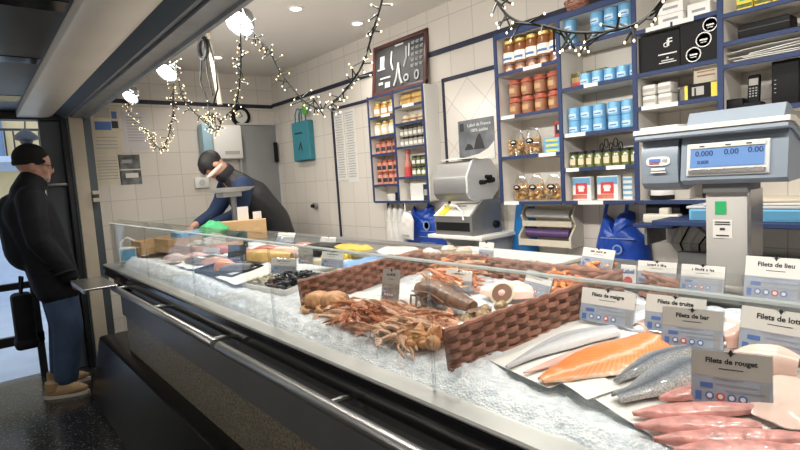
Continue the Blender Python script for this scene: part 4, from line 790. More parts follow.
# printer head on the left
lp = [(-.065,.285),(-.05,.27),(.0,.262),(.10,.28),(.17,.30),(.18,.318),(.17,.332),(-.05,.405),(-.062,.39),(-.07,.34)]
xprof(lp, -.205, -.107, MT['grey'], 'printer_head', t, 35)
MP = Matrix.Translation((-.157,-.0695,.345)) @ Matrix.Rotation(-.05,4,'X')
b = MB(); b.prism([(.032*math.copysign(abs(math.cos(a))**.5, math.cos(a)), .0125*math.copysign(abs(math.sin(a))**.7, math.sin(a))) for a in [k*PI/12 for k in range(24)]], 0, .0025, MP @ XZ); bd = b.build('badge', MT['twhite'], t, smooth=0)
b = MB(); b.box((-.008,-.0035,.002), (.030,.002,.009), MP); b.build('badge_print', MT['bink'], bd, smooth=0); b = MB(); b.box((.018,-.0035,.001), (.012,.002,.007), MP); b.build('badge_mark', MT['gink'], bd, smooth=0); b = MB(); b.box((-.010,-.0035,-.006), (.026,.002,.003), MP); b.build('badge_line', MT['rink'], bd, smooth=0)
for z, w in ((-.022,.036),(-.030,.040)): b = MB(); b.box((.0,-.0015,z), (w,.003,.006 if z > -.025 else .003), MP); b.build('white_lettering', MT['wink'], t, smooth=0)
xprof([(-.088,.408),(-.085,.404),(-.05,.402),(.178,.326),(.19,.33),(.185,.34),(-.05,.418),(-.085,.420)], -.212, .142, MT['grey'], 'pan_edge', t, 30); xprof([(-.090,.420),(-.05,.418),(.187,.339),(.197,.343),(.19,.353),(-.045,.432),(-.088,.432)], -.216, .146, MT['ivory'], 'weighing_pan', t, 30)
b = MB(); b.prism([(-.055,.425),(.14,.365),(.13,.40),(.0,.462),(-.03,.466)], -.09, .125, YZ); b.build('top_housing', MT['grey'], t, 20); b = MB(); b.box((-.155,-.03,.434), (.10,.08,.012), bev=.003); b.build('paper_cover', MT['lgrey'], t)
b = MB(); b.box((-.012,-.0458,.215), (.026,.0012,.034)); b.build('green_sticker', MT['green'], t, smooth=0)
b = MB(); b.box((-.008,-.0458,.160), (.045,.0012,.048)); st = b.build('paper_sticker', MT['twhite'], t, smooth=0)
b = MB()
for z, w in ((.178,.034),(.172,.036),(.160,.012),(.143,.03)): b.box((-.008,-.0468,z), (w,.001,.003 if w > .02 else .006))
b.build('sticker_print', MT['ink'], st, smooth=0)
# second scale far behind: steel pan
t = thing('far_scale', 'far shop scale with shallow steel pan in front of the employee', 'scale', (-3.72,1.48,1.0355)); t.scale = (1,1,.955)
b = MB(); b.box((0,.03,.15), (.035,.035,.30), bev=.006); b.build('column', MT['steel_b'], t); b = MB(); b.box((0,.0,.318), (.14,.14,.036), bev=.006); b.build('head', MT['lgrey'], t)
b = MB(); b.lathe([(0,.346),(.10,.344),(.15,.352),(.185,.372),(.188,.372),(.152,.346),(.10,.337),(0,.337)], n=32); b.build('pan', MT['white'], t)
# ------------------------------------------------------------------ signs
def sign(label, title, c, w, h, yaw, tilt=.30, sub=True, head='twhite', low='tblue', pr=(), gr=None, size=None, foot=True):
    t = thing('price_sign', label, 'sign', c, rot=(-tilt,0,yaw), group=gr)
    b = MB(); b.box((0,0,h/2), (w,.003,h), bev=.0008, seg=1)
    if foot: b.box((0,.012,.0015), (w*.9,.026,.003))
    b.build('acrylic_plate', MT['acryl'], t, smooth=0)
    b = MB(); b.box((0,-.0022,h*.745), (w*.975,.0012,h*.46)); p = b.build('title_card', MT[head], t, smooth=0)
    b = MB(); b.box((0,-.0021,h*.265), (w*.975,.0010,h*.50)); q = b.build('details_card', MT[low], t, smooth=0)
    F = -.0030
    if title == '~':
        rs = random.Random(int(abs(c[0])*1e4)); x = -w*.24; b2 = MB()
        while x < w*.24:
            lw = w*rs.uniform(.014,.03); b2.box((x+lw/2,F-.0001,h*.80+h*rs.uniform(-.01,.02)), (lw,.0006,h*rs.uniform(.05,.10))); x += lw+w*rs.choice((.012,.012,.012,.05))
        b2.build('title_lettering', MT['ink'], p, smooth=0)
    elif title: text('title_lettering', title, size or min(h*.15, w*1.6/len(title)), MT['ink'], p, facing_y(0,F,h*.80), bold=.0004, depth=.0002)
    b = MB(); b.prism([(0,-.006*h/.085),(.004,0),(0,.006*h/.085),(-.004,0)], 0, .0004, facing_y(0,F,h*.955)); b.prism([(-.008,.001),(.008,.001),(.0,-.002)], 0, .0004, facing_y(0,F,h*.955))
    if sub: b.box((0,F,h*.665), (w*.30,.0004,h*.014))
    b.build('crest', MT['ink'], p, smooth=0)
    rnd = random.Random(int(w*1e5+c[0]*1e4)); b = MB()
    for k in range(3): b.box((w*(.02+.1*k-.05),F,h*(.49-.10*k)), (w*(.35+.2*rnd.random()),.0004,h*.022))
    b.box((w*.40,F,h*.27), (w*.10,.0004,h*.40)); b.build('printed_rows', MT['gink'], q, smooth=0)
    for k in range(4):
        x = -w*.26+k*w*.135; rr = h*.07; mm = MT['rink'] if k == (1 if head == 'tgrey' else 2) else MT['bink']
        b = MB(); b.prism([(rr*math.cos(a), rr*math.sin(a)) for a in [j*PI/7 for j in range(14)]], 0, .0004, facing_y(x,F,h*.17)); b.prism([(rr*.6*math.cos(a), rr*.6*math.sin(a)) for a in [j*PI/7 for j in range(14)]], .0004, .0008, facing_y(x,F,h*.17), mi=1)
        b.build('round_pictogram', [mm, MT['wink']], q, smooth=0)
    b = MB(); b.box((-w*.30,F,h*.35), (w*.16,.0004,h*.09)); b.box((-w*.40,F,h*.15), (w*.08,.0004,h*.16)); b.build('blue_blocks', MT['bink'], q, smooth=0)
    return t
def Zs(x, y, up=.0): return (x, y, zs(y)+up)
sign('grey sign reading Filets de rouget, nearest sign in front of the red mullet', 'Filets de rouget', Zs(-.30,.931,.0), .116, .092, .30, .26, head='tgrey')
sign('grey sign reading Filets de bar, behind the thick silver fillet', 'Filets de bar', Zs(-.43,1.112,.003), .114, .082, .20, .26, head='tgrey')
sign('white sign reading Filets de truite, half hidden behind the bar sign', 'Filets de truite', Zs(-.487,1.165,.003), .125, .085, .10, .26)
sign('wide white sign reading Filets de lotte beside the pale monkfish', 'Filets de lotte', Zs(-.288,1.135,.003), .136, .095, -.08, .24)
sign('white sign reading Filets de maigre behind the pale silver fillet', 'Filets de maigre', Zs(-.638,1.150,.003), .138, .085, .02, .26)
sign('slanted white sign reading Noix de St-Jacques by the wicker side', 'Noix de St-Jacques', Zs(-.885,1.215,.02), .12, .07, -.30, .35)
sign('small white sign behind the mottled brown lobster', '~', Zs(-1.175,1.20,.004), .115, .065, .05, .2)
sign('upright grey-green sign with dense print among the langoustines', '~', Zs(-1.282,1.0,.02), .08, .10, .10, .2, head='tgrey', low='oyster')
sign('dark blue sign standing behind the cut orange fish on the black tray', '', Zs(-2.565,1.03,.03), .135, .085, .35, .15, head='slate', low='slate')
sign('white sign standing just behind the tray of black mussels, nearer one', '~', Zs(-2.005,1.0,.03), .16, .068, .25, .2)
sign('white sign between the mussels and the blue paper, farther one', '~', Zs(-1.855,1.15,.03), .14, .068, .15, .2)
sign('small grey sign left of the yellow-edged fish portions', '', Zs(-2.055,1.14,.03), .09, .085, .3, .1, head='tgrey', low='oyster')
sign('small pale sign standing in the pinkish fish far along the counter', '', Zs(-2.91,1.02,.025), .14, .06, .35, .2)
sign('white sign reading Filets de lieu at the back right, right of the scale column', 'Filets de lieu', (-.372,1.44,1.035), .13, .105, -.03, .2)
sign('white sign just left of the scale column base', '~', (-.525,1.425,1.04), .105, .07, .03, .25)
sign('white sign at the back with a round sticker at its left', '~', (-.64,1.425,1.045), .105, .065, .05, .25)
sign('tilted white sign below the big blue carrier bags', '~', (-.815,1.425,1.075), .125, .06, -.25, .3)
sign('slanted white sign at the right end of the white board', '~', (-1.04,1.425,1.03), .10, .05, -.35, .4)
sign('tiny white sign standing on the white board beside the round pink pieces', '', (-1.31,1.50,1.0525), .075, .065, 0, .15)
sign('small clear sign near the cardboard box on the far glass edge', '', (-2.75,1.40,1.05), .16, .06, .2, .4)
sign('small pale sign at the back behind the yellow cloth', '', (-2.34,1.43,1.04), .12, .06, .2, .35)
t = thing('round_sticker', 'small white tag with blue lettering and red spot at the rear signs', 'tag', (-.70,1.39,1.035), rot=(-.1,0,.05)); b = MB(); b.box((0,0,.032), (.042,.003,.064), bev=.001, seg=1); b.build('tag_card', MT['paper'], t)
b = MB(); b.prism([(.012*math.cos(a), .012*math.sin(a)) for a in [j*PI/8 for j in range(16)]], 0, .001, facing_y(0,-.0016,.020)); b.build('red_spot', MT['rink'], t); text('tag_lettering', 'Label', .016, MT['bink'], t, facing_y(0,-.0022,.046), bold=.0005)
# ------------------------------------------------------------------ fish and shellfish
def cr(L, u):
    n = len(L)-1; f = min(max(u, 0), .99999)*n; i = int(f); t = f-i
    p = [V(L[max(0, min(n, k))]) if not isinstance(L[0], (int, float)) else L[max(0, min(n, k))] for k in (i-1, i, i+1, i+2)]
    return .5*((2*p[1])+(p[2]-p[0])*t+(2*p[0]-5*p[1]+4*p[2]-p[3])*t*t+(3*p[1]-p[0]-3*p[2]+p[3])*t*t*t)
def fillet(name, spine, wid, th, m, parent=None, zo=.0, asym=0, nu=36, nv=14, curl=0, rip=0):
    def f(u, v):
        p = cr([(x, y, 0) for x, y in spine], u); q = cr([(x, y, 0) for x, y in spine], min(1, u+.02)); p0 = cr([(x, y, 0) for x, y in spine], max(0, u-.02))
        d = (q-p0).normalized(); s = V((-d.y, d.x, 0)); w = max(.001, cr(wid, u)); k = 2*v-1
        r = p+s*w*(k+asym*(1-k*k)*.3)
        hgt = th*(max(0, 1-abs(k)**2.4)**.6)*(.35+.65*min(1, w/max(wid)))
        return (r.x, r.y, zs(r.y)+zo+.004+hgt+curl*(k*k)*.004+rip*noise.noise(V((r.x*40, r.y*40, 3))))
    b = MB(); b.sheet(f, nu, nv, th=.0035); return b.build(name, m, parent)
def fish(label, *a, name='fish_fillet', cat='fillet', group=None, **k): return tag(fillet(name, *a, **k), label, cat, group)
# papers and tray under the fillets
def flat(name, label, quad, m, zo=.002, cat='paper', th=.0012, wob=.002):
    b = MB(); q = [V((x, y, 0)) for x, y in quad]
    def f(u, v):
        p = (q[0]*(1-u)+q[1]*u)*(1-v)+(q[3]*(1-u)+q[2]*u)*v
        return (p.x, p.y, zs(p.y)+zo+wob*noise.noise(V((p.x*14, p.y*14, 5))))
    b.sheet(f, 20, 14, th=th); return tag(b.build(name, m), label, cat)
flat('fish_paper', 'white paper sheet under the pale silver fillet beside the wicker side', [(-.79,.875),(-.585,.835),(-.50,1.14),(-.73,1.20)], MT['paper'], -.004)
t = thing('white_tray', 'shallow white plastic tray under the salmon and the pink fillets', 'tray', (-.28,1.03,zs(1.03)-.016), rot=(math.radians(6.84),0,-.385))
b = MB(); W, D = .54, .46
b.box((0,0,.002), (W,D,.004)); b.build('tray_floor', MT['white'], t, smooth=0)
b = MB(); b.box((0,-D/2,.008), (W,.008,.016), bev=.002); b.box((0,D/2,.008), (W,.008,.016), bev=.002); b.box((-W/2,0,.008), (.008,D,.016), bev=.002); b.box((W/2,0,.008), (.008,D,.016), bev=.002); b.build('tray_rim', MT['white'], t)
flat('fish_paper', 'white paper sheet lining the tray under the salmon and red mullet', [(-.535,.862),(-.315,.775),(-.12,1.12),(-.44,1.23)], MT['paper'], -.0035, wob=.003)
flat('fish_paper', 'white paper corner curling up beside the salmon tail', [(-.60,.87),(-.50,.83),(-.47,.90),(-.555,.935)], MT['paper'], .001, wob=.006)
fish('pale silver fillet with grey back lying alone on white paper by the wicker', [(-.700,.850),(-.690,.93),(-.672,1.0),(-.648,1.06),(-.600,1.125)], [.004,.014,.027,.036,.034,.026], .016, M_PALE, zo=-.002)
fish('thin brownish pink fillet strip beneath the pale silver fillet', [(-.655,.85),(-.63,.92),(-.60,1.0),(-.565,1.07)], [.003,.013,.018,.012], .008, MT['pinkf'], zo=-.002)
fish('large bright orange salmon fillet with pale muscle lines', [(-.605,.838),(-.575,.915),(-.545,.985),(-.52,1.05),(-.510,1.125)], [.012,.040,.062,.068,.055,.038], .016, M_SAL, zo=.000, nu=60, nv=30, rip=.002)
fish('orange salmon end piece right of the large salmon fillet', [(-.49,1.035),(-.465,1.06),(-.452,1.09)], [.016,.026,.012], .014, MT['orangef'], zo=.000)
fish('thick silver grey fillet with scaly skin in front of the bar sign', [(-.455,.850),(-.434,.895),(-.418,.95),(-.405,1.01),(-.378,1.07)], [.015,.021,.036,.042,.038,.016], .020, M_SIL, zo=.001, nu=50, nv=20)
fish('narrow silver fillet with pointed tail behind the thick silver fillet', [(-.487,.905),(-.476,.965),(-.462,1.03),(-.43,1.095)], [.003,.018,.026,.018], .016, M_SIL, zo=.000)
RM = 'red mullet fillets'
ml = [([(-.412,.822),(-.37,.855),(-.325,.893),(-.268,.938)], 'pink red mullet fillet directly beneath the rouget sign', .014),
      ([(-.392,.788),(-.345,.822),(-.295,.856),(-.245,.885)], 'pink red mullet fillet second in front of the rouget sign', .016),
      ([(-.352,.765),(-.305,.802),(-.255,.84),(-.195,.885)], 'pink red mullet fillet third in front of the rouget sign, crossing to the right', .018),
      ([(-.318,.752),(-.275,.78),(-.225,.815),(-.175,.845)], 'pink red mullet fillet nearest the camera at the bottom edge', .022),
      ([(-.395,.885),(-.37,.92),(-.345,.955),(-.325,.99)], 'pink red mullet fillet left of the rouget sign by the silver fillet', .016)]
for s_, lb, zo in ml: fish(lb, s_, [.004,.016,.021,.019,.010], .013, MT['mulletm'], zo=zo-.014, group=RM, rip=.002)
fish('large pale pink flat fillet at the right edge behind the rouget sign', [(-.30,.97),(-.26,.98),(-.21,1.0),(-.15,1.03)], [.03,.075,.085,.05], .012, MT['monk'], zo=.002, rip=.004)
fish('rounded pale monkfish tail in front of the lotte sign', [(-.345,1.055),(-.315,1.085),(-.28,1.10),(-.245,1.10)], [.014,.032,.034,.018], .040, MT['monk'], zo=.0)
fish('pink fish slab standing between the bar and lotte signs', [(-.385,1.15),(-.36,1.19),(-.345,1.25)], [.014,.026,.016], .035, MT['pinkf'], zo=.0)
fish('pale fillet behind the maigre sign in the back of the tray', [(-.56,1.16),(-.53,1.24),(-.50,1.32)], [.02,.035,.02], .016, MT['monk'], zo=.0)
# wicker basket
bk = thing('wicker_basket', 'reddish brown open-fronted wicker basket around the langoustines and shells', 'basket', (-1.155,1.10,.997), rot=(math.radians(5.5),0,-.22))
def weave(name, p0, p1, h, par, rows=7, step=.032):
    b = MB(); p0, p1 = V(p0), V(p1); L = (p1-p0).length; d = (p1-p0)/L; nrm = d.cross(V((0,0,1))); n = max(3, int(L/step)); rr = h/rows/2
    for k in range(rows):
        pts = []
        for i in range(n*4+1):
            s = i/(n*4); a = s*n*PI+(k % 2)*PI
            pts.append(p0+d*(L*s)+nrm*(.0065*math.sin(a))+V((0,0,rr+k*2*rr+.0012*math.sin(a*.5+k))))
        b.tube(pts, rr*1.05, 6, flat=.55)
    for i in range(n+1):
        q = p0+d*(L*(i)/n+ (0 if i in (0,n) else 0)); b.cyl(q, q+V((0,0,h)), .0035, n=6)
    b.tube([p0+V((0,0,h/2)), p1+V((0,0,h/2))], h*.5, 4, flat=.03) if 0 else b.box(((p0.x+p1.x)/2,(p0.y+p1.y)/2,p0.z+h/2), (L,.0015,h*.96), rz=math.atan2(d.y,d.x), mi=1)
    o = b.build(name, [M_WICK, MT['crabd']], par)
    b = MB(); pts = [p0+d*(L*i/40)+V((0,0,h+.004+.0015*math.sin(i*1.9))) for i in range(41)]; b.tube(pts, .0065, 7); b.build('rim', M_WICK, o)
    b = MB(); b.tube([p0+d*(L*i/20)+nrm*.007+V((0,0,.004)) for i in range(21)], .006, 6); b.build('foot_band', M_WICK, o)
    return o
weave('right_side', (.405,-.235,-.032), (.405,.335,-.032), .092, bk); weave('left_side', (-.375,-.335,-.02), (-.395,.175,-.02), .098, bk); weave('back_side', (-.395,.175,-.03), (-.10,.27,-.03), .092, bk); weave('back_side', (-.10,.27,-.03), (.405,.335,-.032), .085, bk)
b = MB(); b.prism([(-.372,-.20),(.40,-.20),(.40,.33),(-.10,.262),(-.39,.17)], -.036, -.032); b.build('woven_floor', M_WICK, bk, smooth=0)
t = thing('wicker_basket', 'reddish brown wicker side standing behind the rear signs, right of the basket', 'basket', (-.60,1.385,1.01), rz=-.55); weave('right_side', (-.10,0,0), (.05,.0,0), .06, t, rows=6)
# langoustines
def lang_root(m):
    r = bpy.data.objects.new('langoustine', None); C.objects.link(r)
    b = MB(); b.tube([(.055,0,.012),(.045,0,.013),(.02,0,.015),(-.002,0,.014)], [.002,.008,.0115,.010], 8)
    for k in range(6):
        x = -.004-.0095*k; z = .013+.004*math.sin(k*.55); rr = .0105-.0009*k; b.tube([(x,0,z),(x-.004,0,z+.001),(x-.0105,0,z-.001)], [rr*.93,rr,rr*.86], 8, flat=1.1)
    for a in (-.6,-.25,.1,.45): b.box((-.073-.0,.022*a,.010), (.020,.006,.002), rz=-a*.9)
    for s_ in (-1,1):
        b.tube([(.055,s_*.003,.014),(.085,s_*.012,.022),(.12,s_*.03,.012)], .0007, 4)
        for k in range(4): b.tube([(.035-.011*k,s_*.008,.011),(.042-.012*k,s_*.022,.016),(.046-.014*k,s_*.033,.002)], .0013, 4)
    b.build('body', m, r)
    for s_ in (-1,1):
        b = MB(); b.tube([(.042,s_*.007,.010),(.058,s_*.016,.014),(.072,s_*.018,.013)], .0028, 6); b.tube([(.072,s_*.018,.013),(.085,s_*.018,.013),(.105,s_*.014,.012),(.118,s_*.011,.011)], [.003,.0052,.004,.0008], 6, flat=.8); b.tube([(.088,s_*.016,.012),(.103,s_*.010,.012),(.114,s_*.009,.011)], [.003,.002,.0006], 5); b.build('claw', m, r)
    return r
LG = 'langoustines heaped on the ice'; LL_ = 'pink orange langoustine with long thin claws heaped on ice between the wicker sides'
rnd = random.Random(11); protos = [lang_root(MT['langm']), lang_root(MT['langp'])]; used = set(); c_ = 0
spots = []
for k in range(78):
    u = rnd.random(); x = -1.325+.40*u; y0, y1 = .805+.012*math.sin(9*u), .95+.05*math.sin(u*3); v = rnd.random(); y = y0+(y1-y0)*v
    spots.append((x, y, .002+.036*math.sin(PI*min(1, v*1.1+.1))*rnd.uniform(.3,1.0)))
for k in range(16): spots.append((rnd.uniform(-1.33,-1.16), rnd.uniform(1.18,1.33), rnd.uniform(.012,.05)))
for x, y, dz in spots:
    p = protos[c_ % 2]; rot = (rnd.uniform(-.5,.5), rnd.uniform(-.25,.25), rnd.choice((0,PI))+rnd.gauss(.15,.5)); c_ += 1
    if p not in used: used.add(p); p.location = Zs(x, y, dz); p.rotation_euler = rot; p['label'] = LL_; p['category'] = 'langoustine'; p['group'] = LG; p.scale = (1.0,)*3
    else: dup(p, Zs(x, y, dz), rot, scale=rnd.uniform(.72,.98))
# brown crabs
def crab_thing(label, c, rz, tilt=.5):
    t = thing('brown_crab', label, 'crab', c, rot=(tilt,0,rz), group=None); t.scale = (.8,.8,.9)
    def sh(p): th = math.atan2(p.y, p.x+.35); rb = 1+.05*math.cos(16*th)*(1-abs(p.z)**3); return V((p.x*rb, p.y*rb, (p.z if p.z > 0 else p.z*.45)*(1+.06*math.cos(16*th)*(1-abs(p.z)))))
    b = MB(); b.ell((0,0,.02), (.066,.046,.030), nu=72, nv=16, fn=sh); b.build('carapace', MT['crab'], t)
    b = MB(); b.tube([(.067*math.cos(a), .047*math.sin(a), .017+.003*math.sin(9*a)) for a in [k*2*PI/40 for k in range(40)]], .0045, 6, closed=True); b.build('crimped_edge', MT['crabd'], t)
    for s_ in (-1,1):
        b = MB(); b.tube([(s_*.045,-.030,.012),(s_*.055,-.05,.012),(s_*.035,-.066,.012),(s_*.012,-.066,.010)], [.009,.011,.013,.004], 8); b.tube([(s_*.03,-.062,.014),(s_*.008,-.056,.012)], [.007,.002], 6); b.build('claw', MT['crab'], t)
        for k in range(3): b = MB(); b.tube([(s_*.056,-.01+.015*k,.012),(s_*.078,-.005+.02*k,.016),(s_*.092,.0+.026*k,.0)], [.0055,.005,.0015], 6); b.build('leg', MT['crab'], t)
    return t
crab_thing('orange brown crab with its shell turned up, left of the two on the ice', Zs(-1.515,.880,.012), .5, .45); crab_thing('orange brown crab with its shell turned up, right of the two on the ice', Zs(-1.425,.890,.020), .2, .45)
# lobster
t = thing('brown_lobster', 'mottled dark brown lobster lying across the basket behind the langoustines', 'lobster', Zs(-1.09,1.055,.012), rz=-.12)
b = MB(); b.tube([(-.14,0,.022),(-.12,0,.030),(-.07,0,.038),(-.02,0,.036),(-.005,0,.032)], [.012,.026,.034,.032,.029], 16, flat=1.05); b.build('carapace', MT['lobster'], t)
for k in range(6): b = MB(); x = .0+.021*k; rr = .030-.0022*k; z = .030-.002*k; b.tube([(x,0,z),(x+.008,0,z+.002),(x+.021,0,z-.001)], [rr*.94,rr,rr*.9], 16, flat=1.1); b.build('tail_segment', MT['lobster'], t)
for a in (-.8,-.4,0,.4,.8): b = MB(); b.ell((0,0,0), (.022,.010,.004), Matrix.Translation((.146,.030*a,.016)) @ Matrix.Rotation(a,4,'Z'), nu=10, nv=6); b.build('tail_fan_blade', MT['lobster'], t)
for s_ in (-1,1):
    b = MB(); b.tube([(-.14,s_*.012,.024),(-.10,s_*.05,.04),(0,s_*.055,.05),(.06,s_*.05,.03)], .002, 5); b.build('antenna', MT['lobster'], t)
    for k in range(4): b = MB(); b.tube([(-.1+.024*k,s_*.028,.02),(-.1+.03*k,s_*.052,.026),(-.09+.03*k,s_*.062,.0)], .004, 5); b.build('leg', MT['lobster'], t)
# whelks, scallops, snails
def whelk_root(name, m, s=1):
    b = MB(); prof = [(.001,.0)]
    for i in range(26):
        k = i/25; env = .019*(math.sin(PI*min(1,.18+k*.55))**.8 if k < .42 else max(0,1-(k-.42)/.58)**.85*.985+.015); prof.append((env*(1+.07*math.sin(k*34)), .004+.052*k))
    b.lathe(prof, n=14); b.ell((.012,0,.010), (.008,.012,.012)); return b.build(name, m)
w1 = whelk_root('sea_snail', MT['crab']); ok = 0
for (x, y, dz) in ((-.985,.838,.012),(-.955,.822,.012),(-.925,.815,.012),(-.93,.845,.022),(-.965,.805,.01),(-.90,.835,.014)):
    o = w1 if ok == 0 else dup(w1); ok += 1; o.location = Zs(x, y, dz); o.rotation_euler = (rnd.uniform(-1.4,-.4),0,rnd.uniform(0,6)); tag(o, 'orange brown round sea snail at the front corner of the basket', 'sea snail', 'orange sea snails')
w2 = whelk_root('whelk', MT['whelk']); ok = 0
for (x, y, dz) in ((-.955,1.0,.02),(-.925,1.03,.03),(-.955,1.055,.022),(-.905,1.0,.03),(-.90,1.07,.03),(-.98,1.03,.016),(-.93,.97,.02),(-.895,.96,.022),(-.88,1.03,.02)):
    o = w2 if ok == 0 else dup(w2); ok += 1; o.location = Zs(x, y, dz); o.scale = (.85,)*3; o.rotation_euler = (rnd.uniform(1.1,1.7),rnd.uniform(-.3,.3),rnd.uniform(0,6)); tag(o, 'cream and brown whelk beside the lobster tail near the wicker side', 'whelk', 'whelks')
t = thing('scallop_shell', 'round pale scallop shell with brown rings at the wicker side', 'shell', Zs(-.935,1.14,.035), rot=(.9,0,.3)); b = MB(); b.lathe([(0,.0),(.02,.004),(.034,.014),(.036,.02),(.030,.022),(.02,.016),(0,.014)], n=28); b.build('shell_bowl', MT['clam'], t); b = MB(); b.lathe([(.024,.019),(.028,.0235),(.024,.0235)], n=28); b.build('brown_ring', MT['crabd'], t); b = MB(); b.ell((0,0,.018), (.014,.014,.008)); b.build('shell_meat', MT['pinkf'], t)
# prawns
def prawn_root(m):
    b = MB(); pts = []; rs = []
    for i in range(12):
        a = i*.21; pts.append((.022*math.cos(a), .022*math.sin(a), .007)); rs.append(.0066*(1-.055*i))
    b.tube(pts, rs, 7); b.tube([(.022,-.002,.008),(.026,-.024,.010)], .0007, 4); b.tube([(.020,-.002,.008),(.014,-.026,.010)], .0007, 4); b.box((pts[-1][0]-.004,pts[-1][1]-.002,.006), (.010,.009,.002)); return b.build('prawn', m)
p1 = prawn_root(MT['prawn']); ok = 0
for k in range(46):
    if k < 26: x, y, dz, lb, g = rnd.uniform(-.905,-.78), rnd.uniform(1.24,1.38), .02+rnd.uniform(0,.03), 'bright orange prawn in the pile against the wicker right side', 'prawns by the wicker side'
    elif k < 38: x, y, dz, lb, g = rnd.uniform(-1.38,-1.22), rnd.uniform(1.24,1.36), .03+rnd.uniform(0,.03), 'bright orange prawn on the langoustines at the back of the basket', 'prawns at the basket back'
    else: x, y, dz, lb, g = rnd.uniform(-.83,-.77), rnd.uniform(1.405,1.44), .038+rnd.uniform(0,.012), 'bright orange prawn at the rear edge below the blue bags', 'prawns at the rear edge'
    o = p1 if ok == 0 else dup(p1); ok += 1; o.location = Zs(x, y, dz); o.rotation_euler = (rnd.uniform(-.6,.6),rnd.uniform(-.6,.6),rnd.uniform(0,6)); tag(o, lb, 'prawn', g)
fish('pale whole fish lying behind the whelks in the basket', [(-1.06,1.19),(-.99,1.20),(-.92,1.23),(-.88,1.27)], [.016,.035,.036,.01], .03, MT['monk'], zo=.01, name='pale_fish', cat='fish')
flat('fish_paper', 'white paper sheet behind the crabs and grey-green sign', [(-1.50,.95),(-1.17,.96),(-1.14,1.12),(-1.42,1.15)], MT['paper'], .016, wob=.014)
# white board with round pink pieces
b = MB(); b.box((-1.33,1.60,1.0435), (.60,.27,.016), bev=.004, rz=-.03); tag(b.build('cutting_board', MT['board']), 'large white cutting board on the rear worktop', 'board')
for i in range(2):
    t = thing('stuffed_shell', 'round pink stuffed shell on the white board, %s one' % ('left','right')[i], 'shell', (-1.50+i*.085,1.49,1.0525), group='round pink shells'); b = MB(); b.lathe([(.015,0),(.032,.010),(.034,.028),(.028,.032)], n=18); b.build('shell_cup', MT['clam'], t); b = MB(); b.lathe([(.029,.030),(.022,.040),(0,.043)], n=18); b.build('pink_filling', MT['pinkf'], t)
fish('brown mottled piece at the back below the tilted sign', [(-.93,1.375),(-.90,1.385),(-.87,1.40)], [.012,.024,.012], .035, MT['crabd'], zo=.0)
# left middle: mussels, clams, fish, blue paper
t = thing('mussel_tray', 'white tray of black mussels left of the wicker basket', 'tray', Zs(-1.965,.99,-.012), rot=(math.radians(6.84),0,.14)); b = MB(); b.box((0,0,.003), (.30,.22,.006)); b.build('tray_floor', MT['white'], t, smooth=0)
b = MB(); 
for sx in (-1,1): b.box((sx*.15,0,.016), (.006,.22,.032))
for sy in (-1,1): b.box((0,sy*.11,.016), (.306,.006,.032))
b.build('tray_rim', MT['white'], t, smooth=0)
def mussel_root(): b = MB(); b.ell((0,0,.007), (.021,.010,.007), nu=12, nv=8, fn=lambda p: V((p.x, p.y*(1-.45*p.x), p.z))); return b.build('mussel', MT['mussel'])
m1 = mussel_root(); ok = 0
for k in range(90):
    x, y = rnd.uniform(-1.985,-1.835), rnd.uniform(.905,1.085); o = m1 if ok == 0 else dup(m1); ok += 1; o.location = Zs(x, y, .004+rnd.uniform(0,.042)*(1-abs(y-.995)/.14)); o.rotation_euler = (rnd.uniform(-.7,.7),rnd.uniform(-.5,.5),rnd.uniform(0,6)); tag(o, 'small black mussel in the white tray by the wicker basket', 'mussel', 'black mussels')
b = MB(); b.ell((0,0,.005), (.010,.008,.005), nu=10, nv=6); c1_ = b.build('clam', MT['clam']); ok = 0
for k in range(34):
    x, y = rnd.uniform(-2.10,-2.0), rnd.uniform(.895,.985); o = c1_ if ok == 0 else dup(c1_); ok += 1; o.location = Zs(x, y, .012+rnd.uniform(0,.012)); o.rotation_euler = (rnd.uniform(-.6,.6),rnd.uniform(-.5,.5),rnd.uniform(0,6)); tag(o, 'tiny beige clam in the left end of the mussel tray', 'clam', 'beige clams')
flat('fish_paper', 'white paper sheet left of the mussel tray in front of the black tray', [(-2.34,.83),(-2.08,.82),(-2.08,1.05),(-2.32,1.09)], MT['paper'], .03, wob=.004)
flat('blue_sheet', 'bright blue paper sheet beyond the left wicker side', [(-1.84,1.17),(-1.60,1.13),(-1.52,1.36),(-1.80,1.42)], MT['bluepap'], .04, wob=.01)
flat('plastic_sheet', 'crumpled white and blue plastic at the back beyond the wicker basket', [(-1.80,1.34),(-1.56,1.30),(-1.48,1.42),(-1.75,1.44)], MT['whitebag'], .058, wob=.022)
flat('yellow_cloth', 'folded yellow cloth at the back left of the blue sheet', [(-2.16,1.36),(-1.92,1.33),(-1.90,1.41),(-2.14,1.44)], MT['yellowcl'], .045, cat='cloth', wob=.02, th=.006)
fish('pale fish portion with yellow edge, left of the blue sheet', [(-2.03,1.17),(-1.97,1.20),(-1.91,1.22)], [.02,.035,.02], .03, MT['creamj'], zo=.02); fish('yellow fish portion beside the pale one, in front of the yellow cloth', [(-2.08,1.24),(-2.0,1.27),(-1.93,1.29)], [.012,.028,.015], .03, MT['yellowcl'], zo=.02)
fish('long golden smoked fish beside the dark blue sign', [(-2.60,1.10),(-2.50,1.12),(-2.38,1.15),(-2.26,1.18)], [.026,.042,.045,.034,.020], .05, MT['smoked'], zo=.02, name='smoked_fish', cat='fish')
t = thing('black_tray', 'shallow black tray holding the cut orange fish', 'tray', Zs(-2.43,.93,.022), rot=(math.radians(6.84),0,.12)); b = MB(); b.box((0,0,.004), (.36,.16,.008), bev=.002); b.build('tray_floor', MT['blackm'], t, smooth=0); b = MB()
for sy in (-1,1): b.box((0,sy*.08,.010), (.36,.006,.020))
for sx in (-1,1): b.box((sx*.18,0,.010), (.006,.166,.020))
